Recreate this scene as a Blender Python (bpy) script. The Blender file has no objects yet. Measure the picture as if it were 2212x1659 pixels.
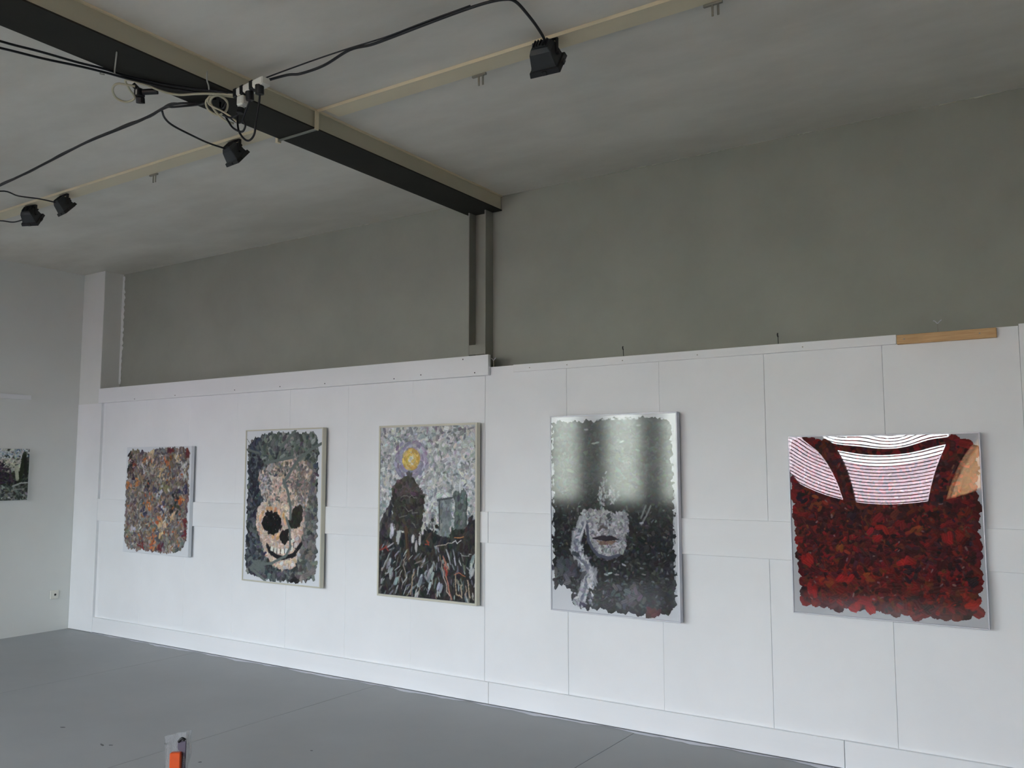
import bpy, bmesh, math, random
import numpy as np
from mathutils import Vector, Matrix
random.seed(7); RNG = np.random.default_rng(11)
C = bpy.context.scene.collection
SC = bpy.context.scene

# ------------------------------------------------------------------ camera, sky, light, exposure
FPX = 1872.48
cd = bpy.data.cameras.new('camera'); cam = bpy.data.objects.new('camera', cd); C.objects.link(cam)
cd.sensor_fit = 'HORIZONTAL'; cd.sensor_width = 36.0; cd.lens = 36.0 * FPX / 2212.0
cd.clip_start = 0.02; cd.clip_end = 500
YAW, PIT, ROL = 0.5831016, 0.0963344, -0.0008419
cam.location = (0.0, -4.77448, 1.53)
cam.rotation_mode = 'QUATERNION'
_f = Vector((-math.sin(YAW) * math.cos(PIT), math.cos(YAW) * math.cos(PIT), math.sin(PIT)))
_r = Vector((math.cos(YAW), math.sin(YAW), 0)); _u = _r.cross(_f)
_r2 = _r * math.cos(ROL) + _u * math.sin(ROL); _u2 = _u * math.cos(ROL) - _r * math.sin(ROL)
cam.rotation_quaternion = Matrix((_r2, _u2, -_f)).transposed().to_quaternion()
SC.camera = cam

SKY = 21.0
w = bpy.data.worlds.new('overcast sky'); SC.world = w; w.use_nodes = True
nt = w.node_tree; nt.nodes.clear()
wo = nt.nodes.new('ShaderNodeOutputWorld'); bg = nt.nodes.new('ShaderNodeBackground')
tc = nt.nodes.new('ShaderNodeTexCoord'); sx = nt.nodes.new('ShaderNodeSeparateXYZ')
rp = nt.nodes.new('ShaderNodeValToRGB')
nt.links.new(tc.outputs['Generated'], sx.inputs[0]); nt.links.new(sx.outputs['Z'], rp.inputs[0])
rp.color_ramp.elements[0].position = 0.0; rp.color_ramp.elements[0].color = (0.265, 0.275, 0.278, 1)
e_ = rp.color_ramp.elements.new(0.28); e_.color = (0.62, 0.66, 0.71, 1)
rp.color_ramp.elements[2].position = 1.0; rp.color_ramp.elements[2].color = (0.78, 0.88, 1.0, 1)
nt.links.new(rp.outputs[0], bg.inputs['Color']); bg.inputs['Strength'].default_value = SKY
nt.links.new(bg.outputs[0], wo.inputs['Surface'])

sl = bpy.data.lights.new('sun', 'SUN'); sl.energy = 22.0; sl.angle = 0.01; sl.color = (1.0, 0.95, 0.88)   # behind the building: it lights the yard outside
so_ = bpy.data.objects.new('sun', sl); C.objects.link(so_); so_.rotation_mode = 'QUATERNION'
so_.rotation_quaternion = Vector((-0.25, -0.78, -0.57)).to_track_quat('-Z', 'Y')

vs = SC.view_settings
SC.display_settings.display_device = 'sRGB'
vs.view_transform = 'Standard'; vs.look = 'None'; vs.gamma = 1.0; vs.use_curve_mapping = False
vs.exposure = 1.5
cy = SC.cycles
cy.max_bounces = 10; cy.diffuse_bounces = 6; cy.glossy_bounces = 4; cy.transparent_max_bounces = 16
cy.sample_clamp_indirect = 40.0; cy.use_denoising = True
cy.caustics_reflective = False; cy.caustics_refractive = False

# the room (metres)
XL, XR, YB, YF, ZC = -8.241, 3.2, 0.18, -8.0, 3.445
SILL, HEAD = 0.98, 2.80
#          x0     x1    blinds  curtain
WINDOWS = [(-7.72, -7.05, 0, 0), (-6.62, -5.92, 0, 0), (-5.62, -4.92, 0, 0), (-4.62, -3.92, 0, 0),
           (-3.27, -2.765, 1, 0), (-2.72, -1.80, 1, 0), (-1.67, -0.66, 0, 1), (-0.42, 0.50, 0, 0)]  # last bay is added, to let more sky light onto the picture wall
for i, (a, b, bl, cu) in enumerate(WINDOWS):           # portals: they only guide the sky light through the openings
    ld = bpy.data.lights.new('window_portal', 'AREA'); ld.shape = 'RECTANGLE'
    ld.size = b - a; ld.size_y = HEAD - SILL; ld.cycles.is_portal = True
    lo = bpy.data.objects.new('window_portal', ld); C.objects.link(lo)
    lo.location = ((a + b) / 2, YF - 0.24, (SILL + HEAD) / 2); lo.rotation_euler = (math.pi / 2, 0, 0)

# ------------------------------------------------------------------ helpers
def lin(c):
    c = np.asarray(c, float) / 255.0
    return np.where(c <= 0.04045, c / 12.92, ((c + 0.055) / 1.055) ** 2.4)

def mat(name, rgb, rough=0.6, var=0.0, scale=4.0, bump=0.0, bscale=60.0, metal=0.0, spec=0.5, rgb2=None, stretch=None, detail=6.0, lo=0.35, hi=0.65):
    m = bpy.data.materials.new(name); m.use_nodes = True
    t = m.node_tree; b = t.nodes['Principled BSDF']
    b.inputs['Roughness'].default_value = rough; b.inputs['Metallic'].default_value = metal
    b.inputs['Specular IOR Level'].default_value = spec
    c = lin(rgb)
    co = t.nodes.new('ShaderNodeTexCoord'); mp = t.nodes.new('ShaderNodeMapping')
    t.links.new(co.outputs['Object'], mp.inputs[0])
    if stretch: mp.inputs['Scale'].default_value = stretch
    if var > 0 or rgb2 is not None:
        n = t.nodes.new('ShaderNodeTexNoise'); n.inputs['Scale'].default_value = scale; n.inputs['Detail'].default_value = detail
        n.inputs['Roughness'].default_value = 0.6
        t.links.new(mp.outputs[0], n.inputs['Vector'])
        r = t.nodes.new('ShaderNodeValToRGB'); t.links.new(n.outputs['Fac'], r.inputs[0])
        c2 = lin(rgb2) if rgb2 is not None else c * (1 + var)
        c1 = c if rgb2 is not None else c * (1 - var)
        r.color_ramp.elements[0].position = lo; r.color_ramp.elements[0].color = (*np.clip(c1, 0, 1), 1)
        r.color_ramp.elements[1].position = hi; r.color_ramp.elements[1].color = (*np.clip(c2, 0, 1), 1)
        t.links.new(r.outputs[0], b.inputs['Base Color'])
    else:
        b.inputs['Base Color'].default_value = (*c, 1)
    if bump > 0:
        n2 = t.nodes.new('ShaderNodeTexNoise'); n2.inputs['Scale'].default_value = bscale; n2.inputs['Detail'].default_value = 5
        t.links.new(mp.outputs[0], n2.inputs['Vector'])
        bp = t.nodes.new('ShaderNodeBump'); bp.inputs['Strength'].default_value = bump; bp.inputs['Distance'].default_value = 0.004
        t.links.new(n2.outputs['Fac'], bp.inputs['Height']); t.links.new(bp.outputs[0], b.inputs['Normal'])
    return m

def link(name, me, m=None, parent=None, smooth=False, loc=None, rot=None):
    if m is not None:
        me.materials.append(m)
    if smooth:
        me.polygons.foreach_set('use_smooth', [True] * len(me.polygons))
    o = bpy.data.objects.new(name, me); C.objects.link(o)
    if parent is not None: o.parent = parent
    if loc is not None: o.location = loc
    if rot is not None: o.rotation_euler = rot
    return o

def tag(o, label=None, cat=None, group=None, kind=None):
    if label: o['label'] = label
    if cat: o['category'] = cat
    if group: o['group'] = group
    if kind: o['kind'] = kind
    return o

def empty(name, loc=(0, 0, 0), rot=(0, 0, 0)):
    o = bpy.data.objects.new(name, None); C.objects.link(o); o.location = loc; o.rotation_euler = rot
    o.empty_display_size = 0.05
    return o

class MB:
    """collects boxes, prisms and tubes of ONE piece"""
    def __init__(s): s.v = []; s.f = []
    def add(s, vs_, fs_):
        n = len(s.v); s.v += [tuple(map(float, q)) for q in vs_]; s.f += [tuple(i + n for i in q) for q in fs_]; return s
    def box(s, x0, x1, y0, y1, z0, z1):
        return s.add([(x0, y0, z0), (x1, y0, z0), (x1, y1, z0), (x0, y1, z0), (x0, y0, z1), (x1, y0, z1), (x1, y1, z1), (x0, y1, z1)],
                     [(0, 3, 2, 1), (4, 5, 6, 7), (0, 1, 5, 4), (1, 2, 6, 5), (2, 3, 7, 6), (3, 0, 4, 7)])
    def loft(s, loops):
        n = len(loops[0]); vs_ = [q for L in loops for q in L]; fs_ = []
        for k in range(len(loops) - 1):
            for i in range(n):
                j = (i + 1) % n; fs_.append((k * n + i, k * n + j, (k + 1) * n + j, (k + 1) * n + i))
        fs_.append(tuple(range(n))[::-1]); fs_.append(tuple((len(loops) - 1) * n + i for i in range(n)))
        return s.add(vs_, fs_)
    def tube(s, pts, r, n=8, sub=6, smooth=True):
        P = np.array(pts, float)
        if smooth and len(P) > 2:
            Q = np.vstack([2 * P[0] - P[1], P, 2 * P[-1] - P[-2]]); out = []
            for i in range(1, len(Q) - 2):
                for t in np.linspace(0, 1, sub, endpoint=False):
                    a, b, c, d = Q[i - 1:i + 3]
                    out.append(0.5 * (2 * b + (c - a) * t + (2 * a - 5 * b + 4 * c - d) * t * t + (3 * b - a - 3 * c + d) * t ** 3))
            out.append(P[-1]); P = np.array(out)
        T = np.gradient(P, axis=0); T /= np.linalg.norm(T, axis=1)[:, None] + 1e-9
        up = np.array([0, 0, 1.0]) if abs(T[0][2]) < 0.9 else np.array([1.0, 0, 0])
        u = np.cross(T[0], up); u /= np.linalg.norm(u); loops = []
        for p, t in zip(P, T):
            u = u - t * (u @ t); u /= np.linalg.norm(u) + 1e-9; v = np.cross(t, u)
            loops.append([tuple(p + r * (math.cos(k * 2 * math.pi / n) * u + math.sin(k * 2 * math.pi / n) * v)) for k in range(n)])
        return s.loft(loops)
    def mesh(s, name, bevel=0.0):
        me = bpy.data.meshes.new(name); me.from_pydata(s.v, [], s.f)
        bm = bmesh.new(); bm.from_mesh(me)
        bmesh.ops.recalc_face_normals(bm, faces=bm.faces)
        if bevel > 0:
            es = [e for e in bm.edges if len(e.link_faces) == 2 and e.calc_face_angle(0) > 0.5]
            bmesh.ops.bevel(bm, geom=es, offset=bevel, segments=1, affect='EDGES', clamp_overlap=True)
        bm.to_mesh(me); bm.free(); me.update()
        return me
    def build(s, name, m, parent=None, bevel=0.0, smooth=False, loc=None, rot=None):
        return link(name, s.mesh(name, bevel), m, parent, smooth, loc, rot)

def box(x0, x1, y0, y1, z0, z1): return MB().box(x0, x1, y0, y1, z0, z1)

# ------------------------------------------------------------------ materials
M = {}
M['white'] = mat('white emulsion paint', (232, 235, 237), 0.55, var=0.025, scale=1.7, bump=0.05, bscale=180)
M['board'] = mat('white painted timber', (231, 234, 236), 0.5, var=0.015, scale=3.0, bump=0.05, bscale=90, stretch=(0.3, 1, 3))
M['leftwall'] = mat('off white plaster', (220, 224, 221), 0.7, var=0.025, scale=1.2, bump=0.08, bscale=60)
M['grey_wall'] = mat('grey green render', (152, 156, 146), 0.75, var=0.05, scale=2.2, bump=0.1, bscale=120)
M['ceiling'] = mat('mottled raw concrete', (212, 208, 198), 0.8, rgb2=(230, 227, 218), scale=1.6, bump=0.12, bscale=40, stretch=(0.6, 1.3, 1), detail=9)
M['floor'] = mat('grey floor paint', (153, 156, 157), 0.5, var=0.05, scale=1.1, bump=0.03, bscale=30, spec=0.35)
M['underfloor'] = mat('dark screed joint', (95, 96, 96), 0.8)
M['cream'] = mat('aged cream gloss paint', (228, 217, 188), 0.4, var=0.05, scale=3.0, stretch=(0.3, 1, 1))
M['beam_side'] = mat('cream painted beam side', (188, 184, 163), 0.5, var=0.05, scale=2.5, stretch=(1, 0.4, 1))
M['beam_dark'] = mat('dark brown steel paint', (52, 51, 46), 0.75, var=0.08, scale=3, spec=0.15)
M['column_side'] = mat('grey steel paint', (140, 142, 132), 0.5, var=0.04, scale=3)
M['bead'] = mat('dusty plaster', (184, 186, 174), 0.8)
M['pine'] = mat('bare pine', (208, 172, 122), 0.55, rgb2=(186, 145, 94), scale=5, stretch=(1.5, 8, 30))
M['black_plastic'] = mat('black plastic', (14, 14, 17), 0.45)
M['black_metal'] = mat('black enamelled metal', (20, 20, 22), 0.5, var=0.1, scale=20)
M['dark_grey_metal'] = mat('dull black metal back', (34, 36, 37), 0.55)
M['housing'] = mat('satin charcoal casting', (40, 43, 45), 0.5, var=0.1, scale=20)
M['cable_black'] = mat('black cable rubber', (16, 16, 22), 0.5)
M['cable_white'] = mat('cream cable plastic', (196, 192, 166), 0.45)
M['white_plastic'] = mat('white plastic', (226, 227, 218), 0.4)
M['tie'] = mat('clear nylon', (170, 170, 160), 0.4)
M['steel'] = mat('galvanised steel', (150, 148, 138), 0.45, metal=0.4)
M['alu'] = mat('anodised aluminium', (196, 198, 206), 0.4, metal=0.3)
M['alu_warm'] = mat('pale champagne frame', (202, 200, 184), 0.45, metal=0.15)
M['canvas'] = mat('white primed board', (216, 221, 226), 0.6)
M['orange'] = mat('orange lacquer', (196, 76, 26), 0.35, var=0.05, scale=30)
M['out_ground'] = mat('asphalt yard', (84, 86, 84), 0.9, var=0.2, scale=0.6)
M['out_house'] = mat('rose rendered facade', (146, 130, 137), 0.9, var=0.2, scale=0.5)
M['out_block'] = mat('pale green grey facade', (164, 170, 160), 0.9, var=0.06, scale=0.2)
M['front'] = mat('dark stained window wall', (84, 80, 76), 0.7, spec=0.2)
M['slat'] = mat('grey blind slat', (70, 68, 74), 0.6)
M['floor_edge'] = mat('spilt white paint', (214, 216, 224), 0.5)

def glass(name, ior, rough, tint=(1, 1, 1), extra=0.0):
    m = bpy.data.materials.new(name); m.use_nodes = True; t = m.node_tree; t.nodes.clear()
    o = t.nodes.new('ShaderNodeOutputMaterial'); mx = t.nodes.new('ShaderNodeMixShader')
    tr = t.nodes.new('ShaderNodeBsdfTransparent'); gl = t.nodes.new('ShaderNodeBsdfGlossy'); fr = t.nodes.new('ShaderNodeFresnel')
    tr.inputs[0].default_value = (*tint, 1); gl.inputs['Roughness'].default_value = rough; fr.inputs['IOR'].default_value = ior
    t.links.new(fr.outputs[0], mx.inputs[0]); t.links.new(tr.outputs[0], mx.inputs[1]); t.links.new(gl.outputs[0], mx.inputs[2])
    t.links.new(mx.outputs[0], o.inputs['Surface']); return m
M['acrylic'] = glass('clear acrylic sheet', 1.9, 0.0)
M['acrylic_matt'] = glass('satin acrylic sheet', 1.58, 0.09)
M['pane'] = glass('window glass', 1.45, 0.0, (0.955, 0.955, 0.96))
def curtain_mat():
    m = bpy.data.materials.new('tan voile curtain'); m.use_nodes = True; t = m.node_tree; b = t.nodes['Principled BSDF']
    o = t.nodes['Material Output']; tl = t.nodes.new('ShaderNodeBsdfTranslucent'); mx = t.nodes.new('ShaderNodeMixShader')
    n = t.nodes.new('ShaderNodeTexNoise'); n.inputs['Scale'].default_value = 5
    r = t.nodes.new('ShaderNodeValToRGB'); t.links.new(n.outputs['Fac'], r.inputs[0])
    r.color_ramp.elements[0].position = 0.35; r.color_ramp.elements[0].color = (*lin((246, 178, 110)), 1)
    r.color_ramp.elements[1].position = 0.65; r.color_ramp.elements[1].color = (*lin((250, 206, 164)), 1)
    t.links.new(r.outputs[0], tl.inputs[0]); t.links.new(r.outputs[0], b.inputs['Base Color'])
    mx.inputs[0].default_value = 0.9; t.links.new(b.outputs[0], mx.inputs[1]); t.links.new(tl.outputs[0], mx.inputs[2])
    t.links.new(mx.outputs[0], o.inputs['Surface']); return m
M['curtain'] = curtain_mat()
def bag_mat():
    m = bpy.data.materials.new('clear polythene film'); m.use_nodes = True; t = m.node_tree; t.nodes.clear()
    o = t.nodes.new('ShaderNodeOutputMaterial'); mx = t.nodes.new('ShaderNodeMixShader')
    tr = t.nodes.new('ShaderNodeBsdfTransparent'); gl = t.nodes.new('ShaderNodeBsdfPrincipled')
    gl.inputs['Base Color'].default_value = (0.75, 0.77, 0.8, 1); gl.inputs['Roughness'].default_value = 0.15
    fr = t.nodes.new('ShaderNodeLayerWeight'); fr.inputs['Blend'].default_value = 0.35
    mr = t.nodes.new('ShaderNodeMapRange'); mr.inputs['To Min'].default_value = 0.05; mr.inputs['To Max'].default_value = 0.62
    nz = t.nodes.new('ShaderNodeTexNoise'); nz.inputs['Scale'].default_value = 45; nz.inputs['Detail'].default_value = 3
    bm_ = t.nodes.new('ShaderNodeBump'); bm_.inputs['Strength'].default_value = 1.0; bm_.inputs['Distance'].default_value = 0.03
    t.links.new(nz.outputs['Fac'], bm_.inputs['Height']); t.links.new(bm_.outputs[0], fr.inputs['Normal']); t.links.new(bm_.outputs[0], gl.inputs['Normal'])
    t.links.new(fr.outputs['Facing'], mr.inputs['Value']); t.links.new(mr.outputs[0], mx.inputs[0])
    t.links.new(tr.outputs[0], mx.inputs[1]); t.links.new(gl.outputs[0], mx.inputs[2]); t.links.new(mx.outputs[0], o.inputs['Surface'])
    return m
M['bag'] = bag_mat()

# ------------------------------------------------------------------ room shell
fl = box(XL - 0.2, XR + 0.2, YF - 0.2, YB + 0.2, -0.2, -0.012).build('floor', M['underfloor']); tag(fl, kind='structure')
xs = [XL, -6.272, -4.27, -2.27, -0.27, 1.73, XR]
for a, b in zip(xs[:-1], xs[1:]):
    box(a + 0.0018, b - 0.0018, YF, YB, -0.012, 0).build('slab', M['floor'], fl)
ce = box(XL - 0.2, XR + 0.2, YF - 0.2, YB + 0.2, ZC, ZC + 0.2).build('ceiling', M['ceiling']); tag(ce, kind='structure')
wl = box(XL - 0.2, XL, YF - 0.2, YB + 0.2, 0, ZC).build('wall_left', M['leftwall']); tag(wl, kind='structure')
wr = box(XR, XR + 0.2, YF - 0.2, YB + 0.2, 0, ZC).build('wall_right', M['leftwall']); tag(wr, kind='structure')
wb = box(XL, XR, YB, YB + 0.2, 0, ZC).build('wall_back', M['grey_wall']); tag(wb, kind='structure')
# ragged plaster bead in the corner of pilaster and grey wall
pv = []; pf = []
zz = np.linspace(2.35, ZC - 0.02, 60); prev = 0
for i, z in enumerate(zz):
    wv = 0.012 + 0.03 * abs(math.sin(i * 0.9)) * (0.4 + 0.6 * random.random()) * (1 if 18 < i < 52 else 0.4)
    pv += [(-7.884, YB - 0.004, z), (-7.884 + wv, YB - 0.003, z), (-7.884, YB - 0.014, z)]
for i in range(len(zz) - 1):
    a = 3 * i; b = a + 3; pf += [(a, a + 1, b + 1, b), (a + 1, a + 2, b + 2, b + 1)]
me = bpy.data.meshes.new('plaster_bead'); me.from_pydata(pv, [], pf)
link('plaster_bead', me, M['leftwall'], wb)
for a, b in [(-7.62, -7.40), (-7.05, -6.80), (-6.3, -6.05), (-5.9, -5.72), (-5.6, -5.35), (-4.9, -4.62), (-2.56, -2.43), (-2.41, -2.24), (-2.2, -1.95), (-1.9, -1.72), (-1.3, -1.22), (-1.0, -0.84), (-0.55, -0.22), (0.1, 0.4)]:
    m_ = MB(); n_ = 8
    for k in range(n_):
        x = a + (b - a) * k / n_; hh = 0.0015 + 0.004 * random.random()
        m_.box(x, x + (b - a) / n_, YB - 0.004 - 0.003 * random.random(), YB - 0.0002, ZC - hh, ZC - 0.0004)
    m_.build('plaster_bead', M['bead'], wb)
for x, y, l, a in [(-5.153, -1.808, 0.045, 0.3), (-4.648, -1.869, 0.055, -0.3), (-4.60, -1.845, 0.03, 0.5), (-6.13, -2.0, 0.03, 0.2), (-3.6, -1.3, 0.02, 0.1), (-3.95, -1.75, 0.02, 1.0)]:
    m_ = MB(); n_ = 9; cs, sn = math.cos(a), math.sin(a)
    P_s = [(l * 0.5 * math.cos(t * 6.2832 / n_) * random.uniform(0.7, 1.1), 0.007 * math.sin(t * 6.2832 / n_) * random.uniform(0.6, 1.2)) for t in range(n_)]
    m_.loft([[(x + u * cs - v * sn, y + u * sn + v * cs, z) for u, v in P_s] for z in (0.0002, 0.0008)])
    m_.build('floor_scuff', M['underfloor'], fl)
# window wall (behind the camera; it lights the room and is mirrored by the glazed pictures)
wf = MB()
wf.box(XL, XR, YF - 0.25, YF, 0, SILL); wf.box(XL, XR, YF - 0.25, YF, HEAD, ZC)
ed = [XL] + [q for a, b, _, _ in WINDOWS for q in (a, b)] + [XR]
for a, b in zip(ed[0::2], ed[1::2]): wf.box(a, b, YF - 0.25, YF, SILL, HEAD)
wfo = wf.build('wall_front', M['front']); tag(wfo, kind='structure')
for i, (a, b, bl, cu) in enumerate(WINDOWS):
    g = empty('window_%d' % (i + 1)); tag(g, kind='structure')
    fr = MB(); t = 0.045
    fr.box(a, a + t, YF - 0.2, YF - 0.14, SILL, HEAD).box(b - t, b, YF - 0.2, YF - 0.14, SILL, HEAD)
    fr.box(a + t, b - t, YF - 0.2, YF - 0.14, SILL, SILL + t).box(a + t, b - t, YF - 0.2, YF - 0.14, HEAD - t, HEAD)
    if bl and i == 5: fr.box(a + t, b - t, YF - 0.2, YF - 0.14, 1.70, 1.79)
    fr.build('window_frame', M['beam_dark'], g)
    box(a + t, b - t, YF - 0.175, YF - 0.17, SILL + t, HEAD - t).build('pane', M['pane'], g)
    if bl:
        sb = MB(); z = SILL + 0.06
        while z < HEAD - 0.05:
            sb.box(a + 0.05, b - 0.05, YF - 0.13, YF - 0.105, z, z + 0.012); z += 0.045
        so = sb.build('blind_slat', M['slat'], g); tag(so, kind='stuff')
    if cu:
        pts = []; n = 60
        for k in range(n + 1):
            x = a + 0.02 + (b - a - 0.04) * k / n; pts.append((x, YF - 0.10 + 0.018 * math.sin(k * 1.3)))
        cv = [(x, y, z) for z in (SILL + 0.02, HEAD - 0.02) for x, y in pts]
        cf = [(k, k + 1, n + 2 + k, n + 1 + k) for k in range(n)]
        me = bpy.data.meshes.new('curtain'); me.from_pydata(cv, [], cf); link('curtain', me, M['curtain'], g)
# outside, seen only mirrored in the pictures
yg = box(-140, 120, -220, YF - 0.3, -3.2, -3.0).build('ground_outside', M['out_ground']); tag(yg, kind='structure')
hs = MB()
for k in range(9): 
    x0 = -13 + k * 11 + random.uniform(-1, 1); hs.box(x0, x0 + 9.5, -46, -38, -3.0, 1.25 + random.uniform(-0.2, 0.45))
ho = hs.build('exterior_backdrop', M['out_house']); tag(ho, kind='structure')
ho = box(-60, -14.5, -52, -40, -3.0, 4.8).build('exterior_backdrop', M['out_block']); tag(ho, kind='structure')

# ------------------------------------------------------------------ white partition in front of the grey wall
pt = empty('wall_partition', (0, 0, 0)); tag(pt, kind='structure')
PW = 0.6325; G = 0.0007
js = [-3.366 - PW * k for k in range(7, -1, -1)]            # left bay joints
lx = [-7.86] + [j for j in js if j > -7.8]
ZT = 2.207
for a, b in zip(lx[:-1], lx[1:]):
    gg = 0.0001 if b < -3.4 else 0.0016
    box(a + 0.0001, b - gg, -0.0 + random.uniform(-0.0006, 0.0006), 0.03, 0.0, 2.25).build('panel', M['white'], pt, bevel=0.0012)
rj = [-3.366, -2.734, -2.100, -1.470, -0.853, -0.237]
for a, b in zip(rj[:-1], rj[1:]):
    box(a + G, b - G, random.uniform(-0.001, 0.001), 0.03, 0.0, ZT).build('panel', M['white'], pt, bevel=0.0012)
rj2 = [-0.237, 0.395, 1.03, 1.66, 2.29, XR - 0.002]
for a, b in zip(rj2[:-1], rj2[1:]):
    box(a + G, b - G, -0.006, 0.024, 0.0, ZT + 0.009).build('panel', M['white'], pt, bevel=0.0012)
# rails of the framing: top board (left bay), thin top strip (right bay), middle rail
tb = box(-7.884, -3.319, -0.034, -0.004, 2.150, 2.290).build('top_board', M['board'], pt, bevel=0.002)
for x, z in [(-7.3, 2.165), (-6.7, 2.17), (-5.9, 2.178), (-5.35, 2.178), (-4.85, 2.175), (-4.15, 2.172), (-3.9, 2.185), (-3.53, 2.27), (-3.43, 2.172)]:
    box(x - 0.004, x + 0.004, -0.0345, -0.030, z - 0.004, z + 0.004).build('screw', M['dark_grey_metal'], pt)
box(-3.13, -0.779, -0.017, -0.002, 2.159, ZT + 0.001).build('top_strip', M['board'], pt, bevel=0.002)
pn = box(-0.776, -0.328, -0.026, -0.002, 2.156, 2.204).build('wood_strip', M['pine'], pt, bevel=0.002)
tag(pn, 'bare pine strip, unpainted')
for x in (-3.0, -2.72, -2.33, -1.85, -1.25, -0.74, -0.4):
    box(x - 0.003, x + 0.003, -0.028 if x > -0.76 else -0.0185, -0.016, 2.178, 2.184).build('screw', M['steel'], pt)
for a, b in [(-7.86, -3.3275), (-3.3245, -1.1085), (-1.1055, 1.11), (1.113, XR - 0.002)]:
    box(a, b, -0.022, -0.002 if a < -0.3 else -0.007, 1.036, 1.2395).build('middle_rail', M['board'], pt, bevel=0.0015)
# stile flush with the pilaster
box(-8.238, -7.838, -0.0245, 0.0, 0.004, 2.149).build('stile', M['white'], pt)
# pilaster in the corner
pl = box(XL, -7.884, -0.022, YB, 0.002, ZC).build('trim_2', M['leftwall'], bevel=0.003); tag(pl, kind='structure')
# baseboard of three long boards
bb = empty('baseboard_back'); tag(bb, kind='structure')
for a, b in [(-7.838, -3.3225), (-3.3195, -1.1085), (-1.1055, 1.11), (1.113, XR - 0.002)]:
    box(a, b, -0.022, -0.002 if a < -0.3 else -0.007, 0.006, 0.1415).build('board', M['board'], bb, bevel=0.0015)
# ragged spill of white wall paint along the floor
sv = []; n = 240; x0, x1 = -7.86, XR - 0.01
for k in range(n + 1):
    x = x0 + (x1 - x0) * k / n
    wdt = 0.03 + 0.012 * math.sin(k * 0.31) + 0.010 * math.sin(k * 0.83 + 1) + random.uniform(-0.006, 0.006)
    if x < -7.3: wdt *= 0.3 + 0.7 * (x - x0) / 0.56
    sv += [(x, -0.018, 0.0012), (x, -0.022 - max(wdt, 0.004), 0.0012)]
sf = [(2 * k, 2 * k + 1, 2 * k + 3, 2 * k + 2) for k in range(n)]
me = bpy.data.meshes.new('trim_1'); me.from_pydata(sv, [], sf); so = link('trim_1', me, M['floor_edge']); tag(so, kind='structure')

# ------------------------------------------------------------------ steel column and ceiling beam
col = empty('steel_column', (-3.5, 0.14, 1.1)); tag(col, 'grey steel column of H section standing behind the white partition, under the dark beam', 'column')
def P_(mb, name, m, root, **k):           # piece given in world coordinates under a thing's empty
    o = mb.build(name, m, root, **k); o.matrix_parent_inverse = Matrix.Translation(-Vector(root.location)); return o
P_(box(-3.578, -3.569, 0.088, 0.1795, 0.04, 3.3365), 'flange', M['column_side'], col)
P_(box(-3.437, -3.428, 0.088, 0.1795, 0.04, 3.3365), 'flange', M['column_side'], col)
P_(box(-3.569, -3.437, 0.166, 0.175, 0.04, 3.3365), 'web', M['column_side'], col)
P_(box(-3.569, -3.437, 0.090, 0.098, 2.315, 2.385), 'tie_plate', M['column_side'], col)
beam = empty('ceiling_beam', (-3.486, -3.9, 3.337)); tag(beam, 'long ceiling beam with dark brown underside and cream sides above the steel column', 'beam')
P_(box(-3.621, -3.351, YF + 0.003, YB - 0.002, 3.337, 3.345), 'bottom_flange', M['beam_dark'], beam)
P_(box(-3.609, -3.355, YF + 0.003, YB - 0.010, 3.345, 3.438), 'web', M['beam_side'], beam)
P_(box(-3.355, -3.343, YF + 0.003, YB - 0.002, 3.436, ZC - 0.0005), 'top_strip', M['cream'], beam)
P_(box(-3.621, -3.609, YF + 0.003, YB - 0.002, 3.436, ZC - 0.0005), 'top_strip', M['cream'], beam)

# ------------------------------------------------------------------ lamp rails under the ceiling
def rail(x0, x1, label, clips, holes):
    r = empty('lamp_rail', ((x0 + x1) / 2, -1.55, 3.425)); tag(r, label, 'rail', 'lamp rails under the ceiling')
    P_(box(x0, x1, -1.604, -1.600, 3.4275, ZC - 0.0005), 'edge_strip', M['cream'], r)
    P_(box(x0 + (0.05 if x0 > -3.4 else 0), x1 - (0.03 if x1 < -3.4 else 0), -1.5962, -1.489, 3.431, ZC - 0.0005), 'batten', M['cream'], r, bevel=0.0015)
    for x in clips:
        m = MB(); m.box(x - 0.05, x + 0.03, -1.489, -1.477, 3.422, 3.433)
        for dx in (-0.012, 0.012):
            m.tube([(x + dx, -1.484, 3.425), (x + dx, -1.484, 3.382), (x + dx, -1.482, 3.375)], 0.005, 6, 3)
        P_(m, 'hanger_clip', M['steel'], r)
    for x in holes:
        P_(box(x - 0.005, x + 0.005, -1.488, -1.480, ZC - 0.006, ZC + 0.001), 'screw', M['black_metal'], r)
    return r
rail(-3.342, XR - 0.02, 'cream lamp rail under the ceiling right of the dark beam, carrying one floodlight', [-2.35, -1.17, 0.6], [-3.14, -2.83, -2.72, -2.66, -2.15, -1.75])
rail(XL + 0.01, -3.63, 'cream lamp rail under the ceiling left of the dark beam, carrying three floodlights', [-4.95, -6.05, -7.4], [-5.3, -4.66, -4.35])
rod = empty('tie_rod', (-3.48, -1.61, 3.328)); tag(rod, 'thin grey tie rod crossing under the dark beam between the two lamp rails', 'rod')
P_(MB().box(-3.632, -3.336, -1.617, -1.603, 3.328, 3.335), 'bar', M['column_side'], rod)
P_(MB().box(-3.645, -3.625, -1.622, -1.598, 3.318, 3.41), 'end_bracket', M['cream'], rod)
P_(MB().box(-3.341, -3.333, -1.622, -1.598, 3.328, 3.43), 'end_bracket', M['cream'], rod)

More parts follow.
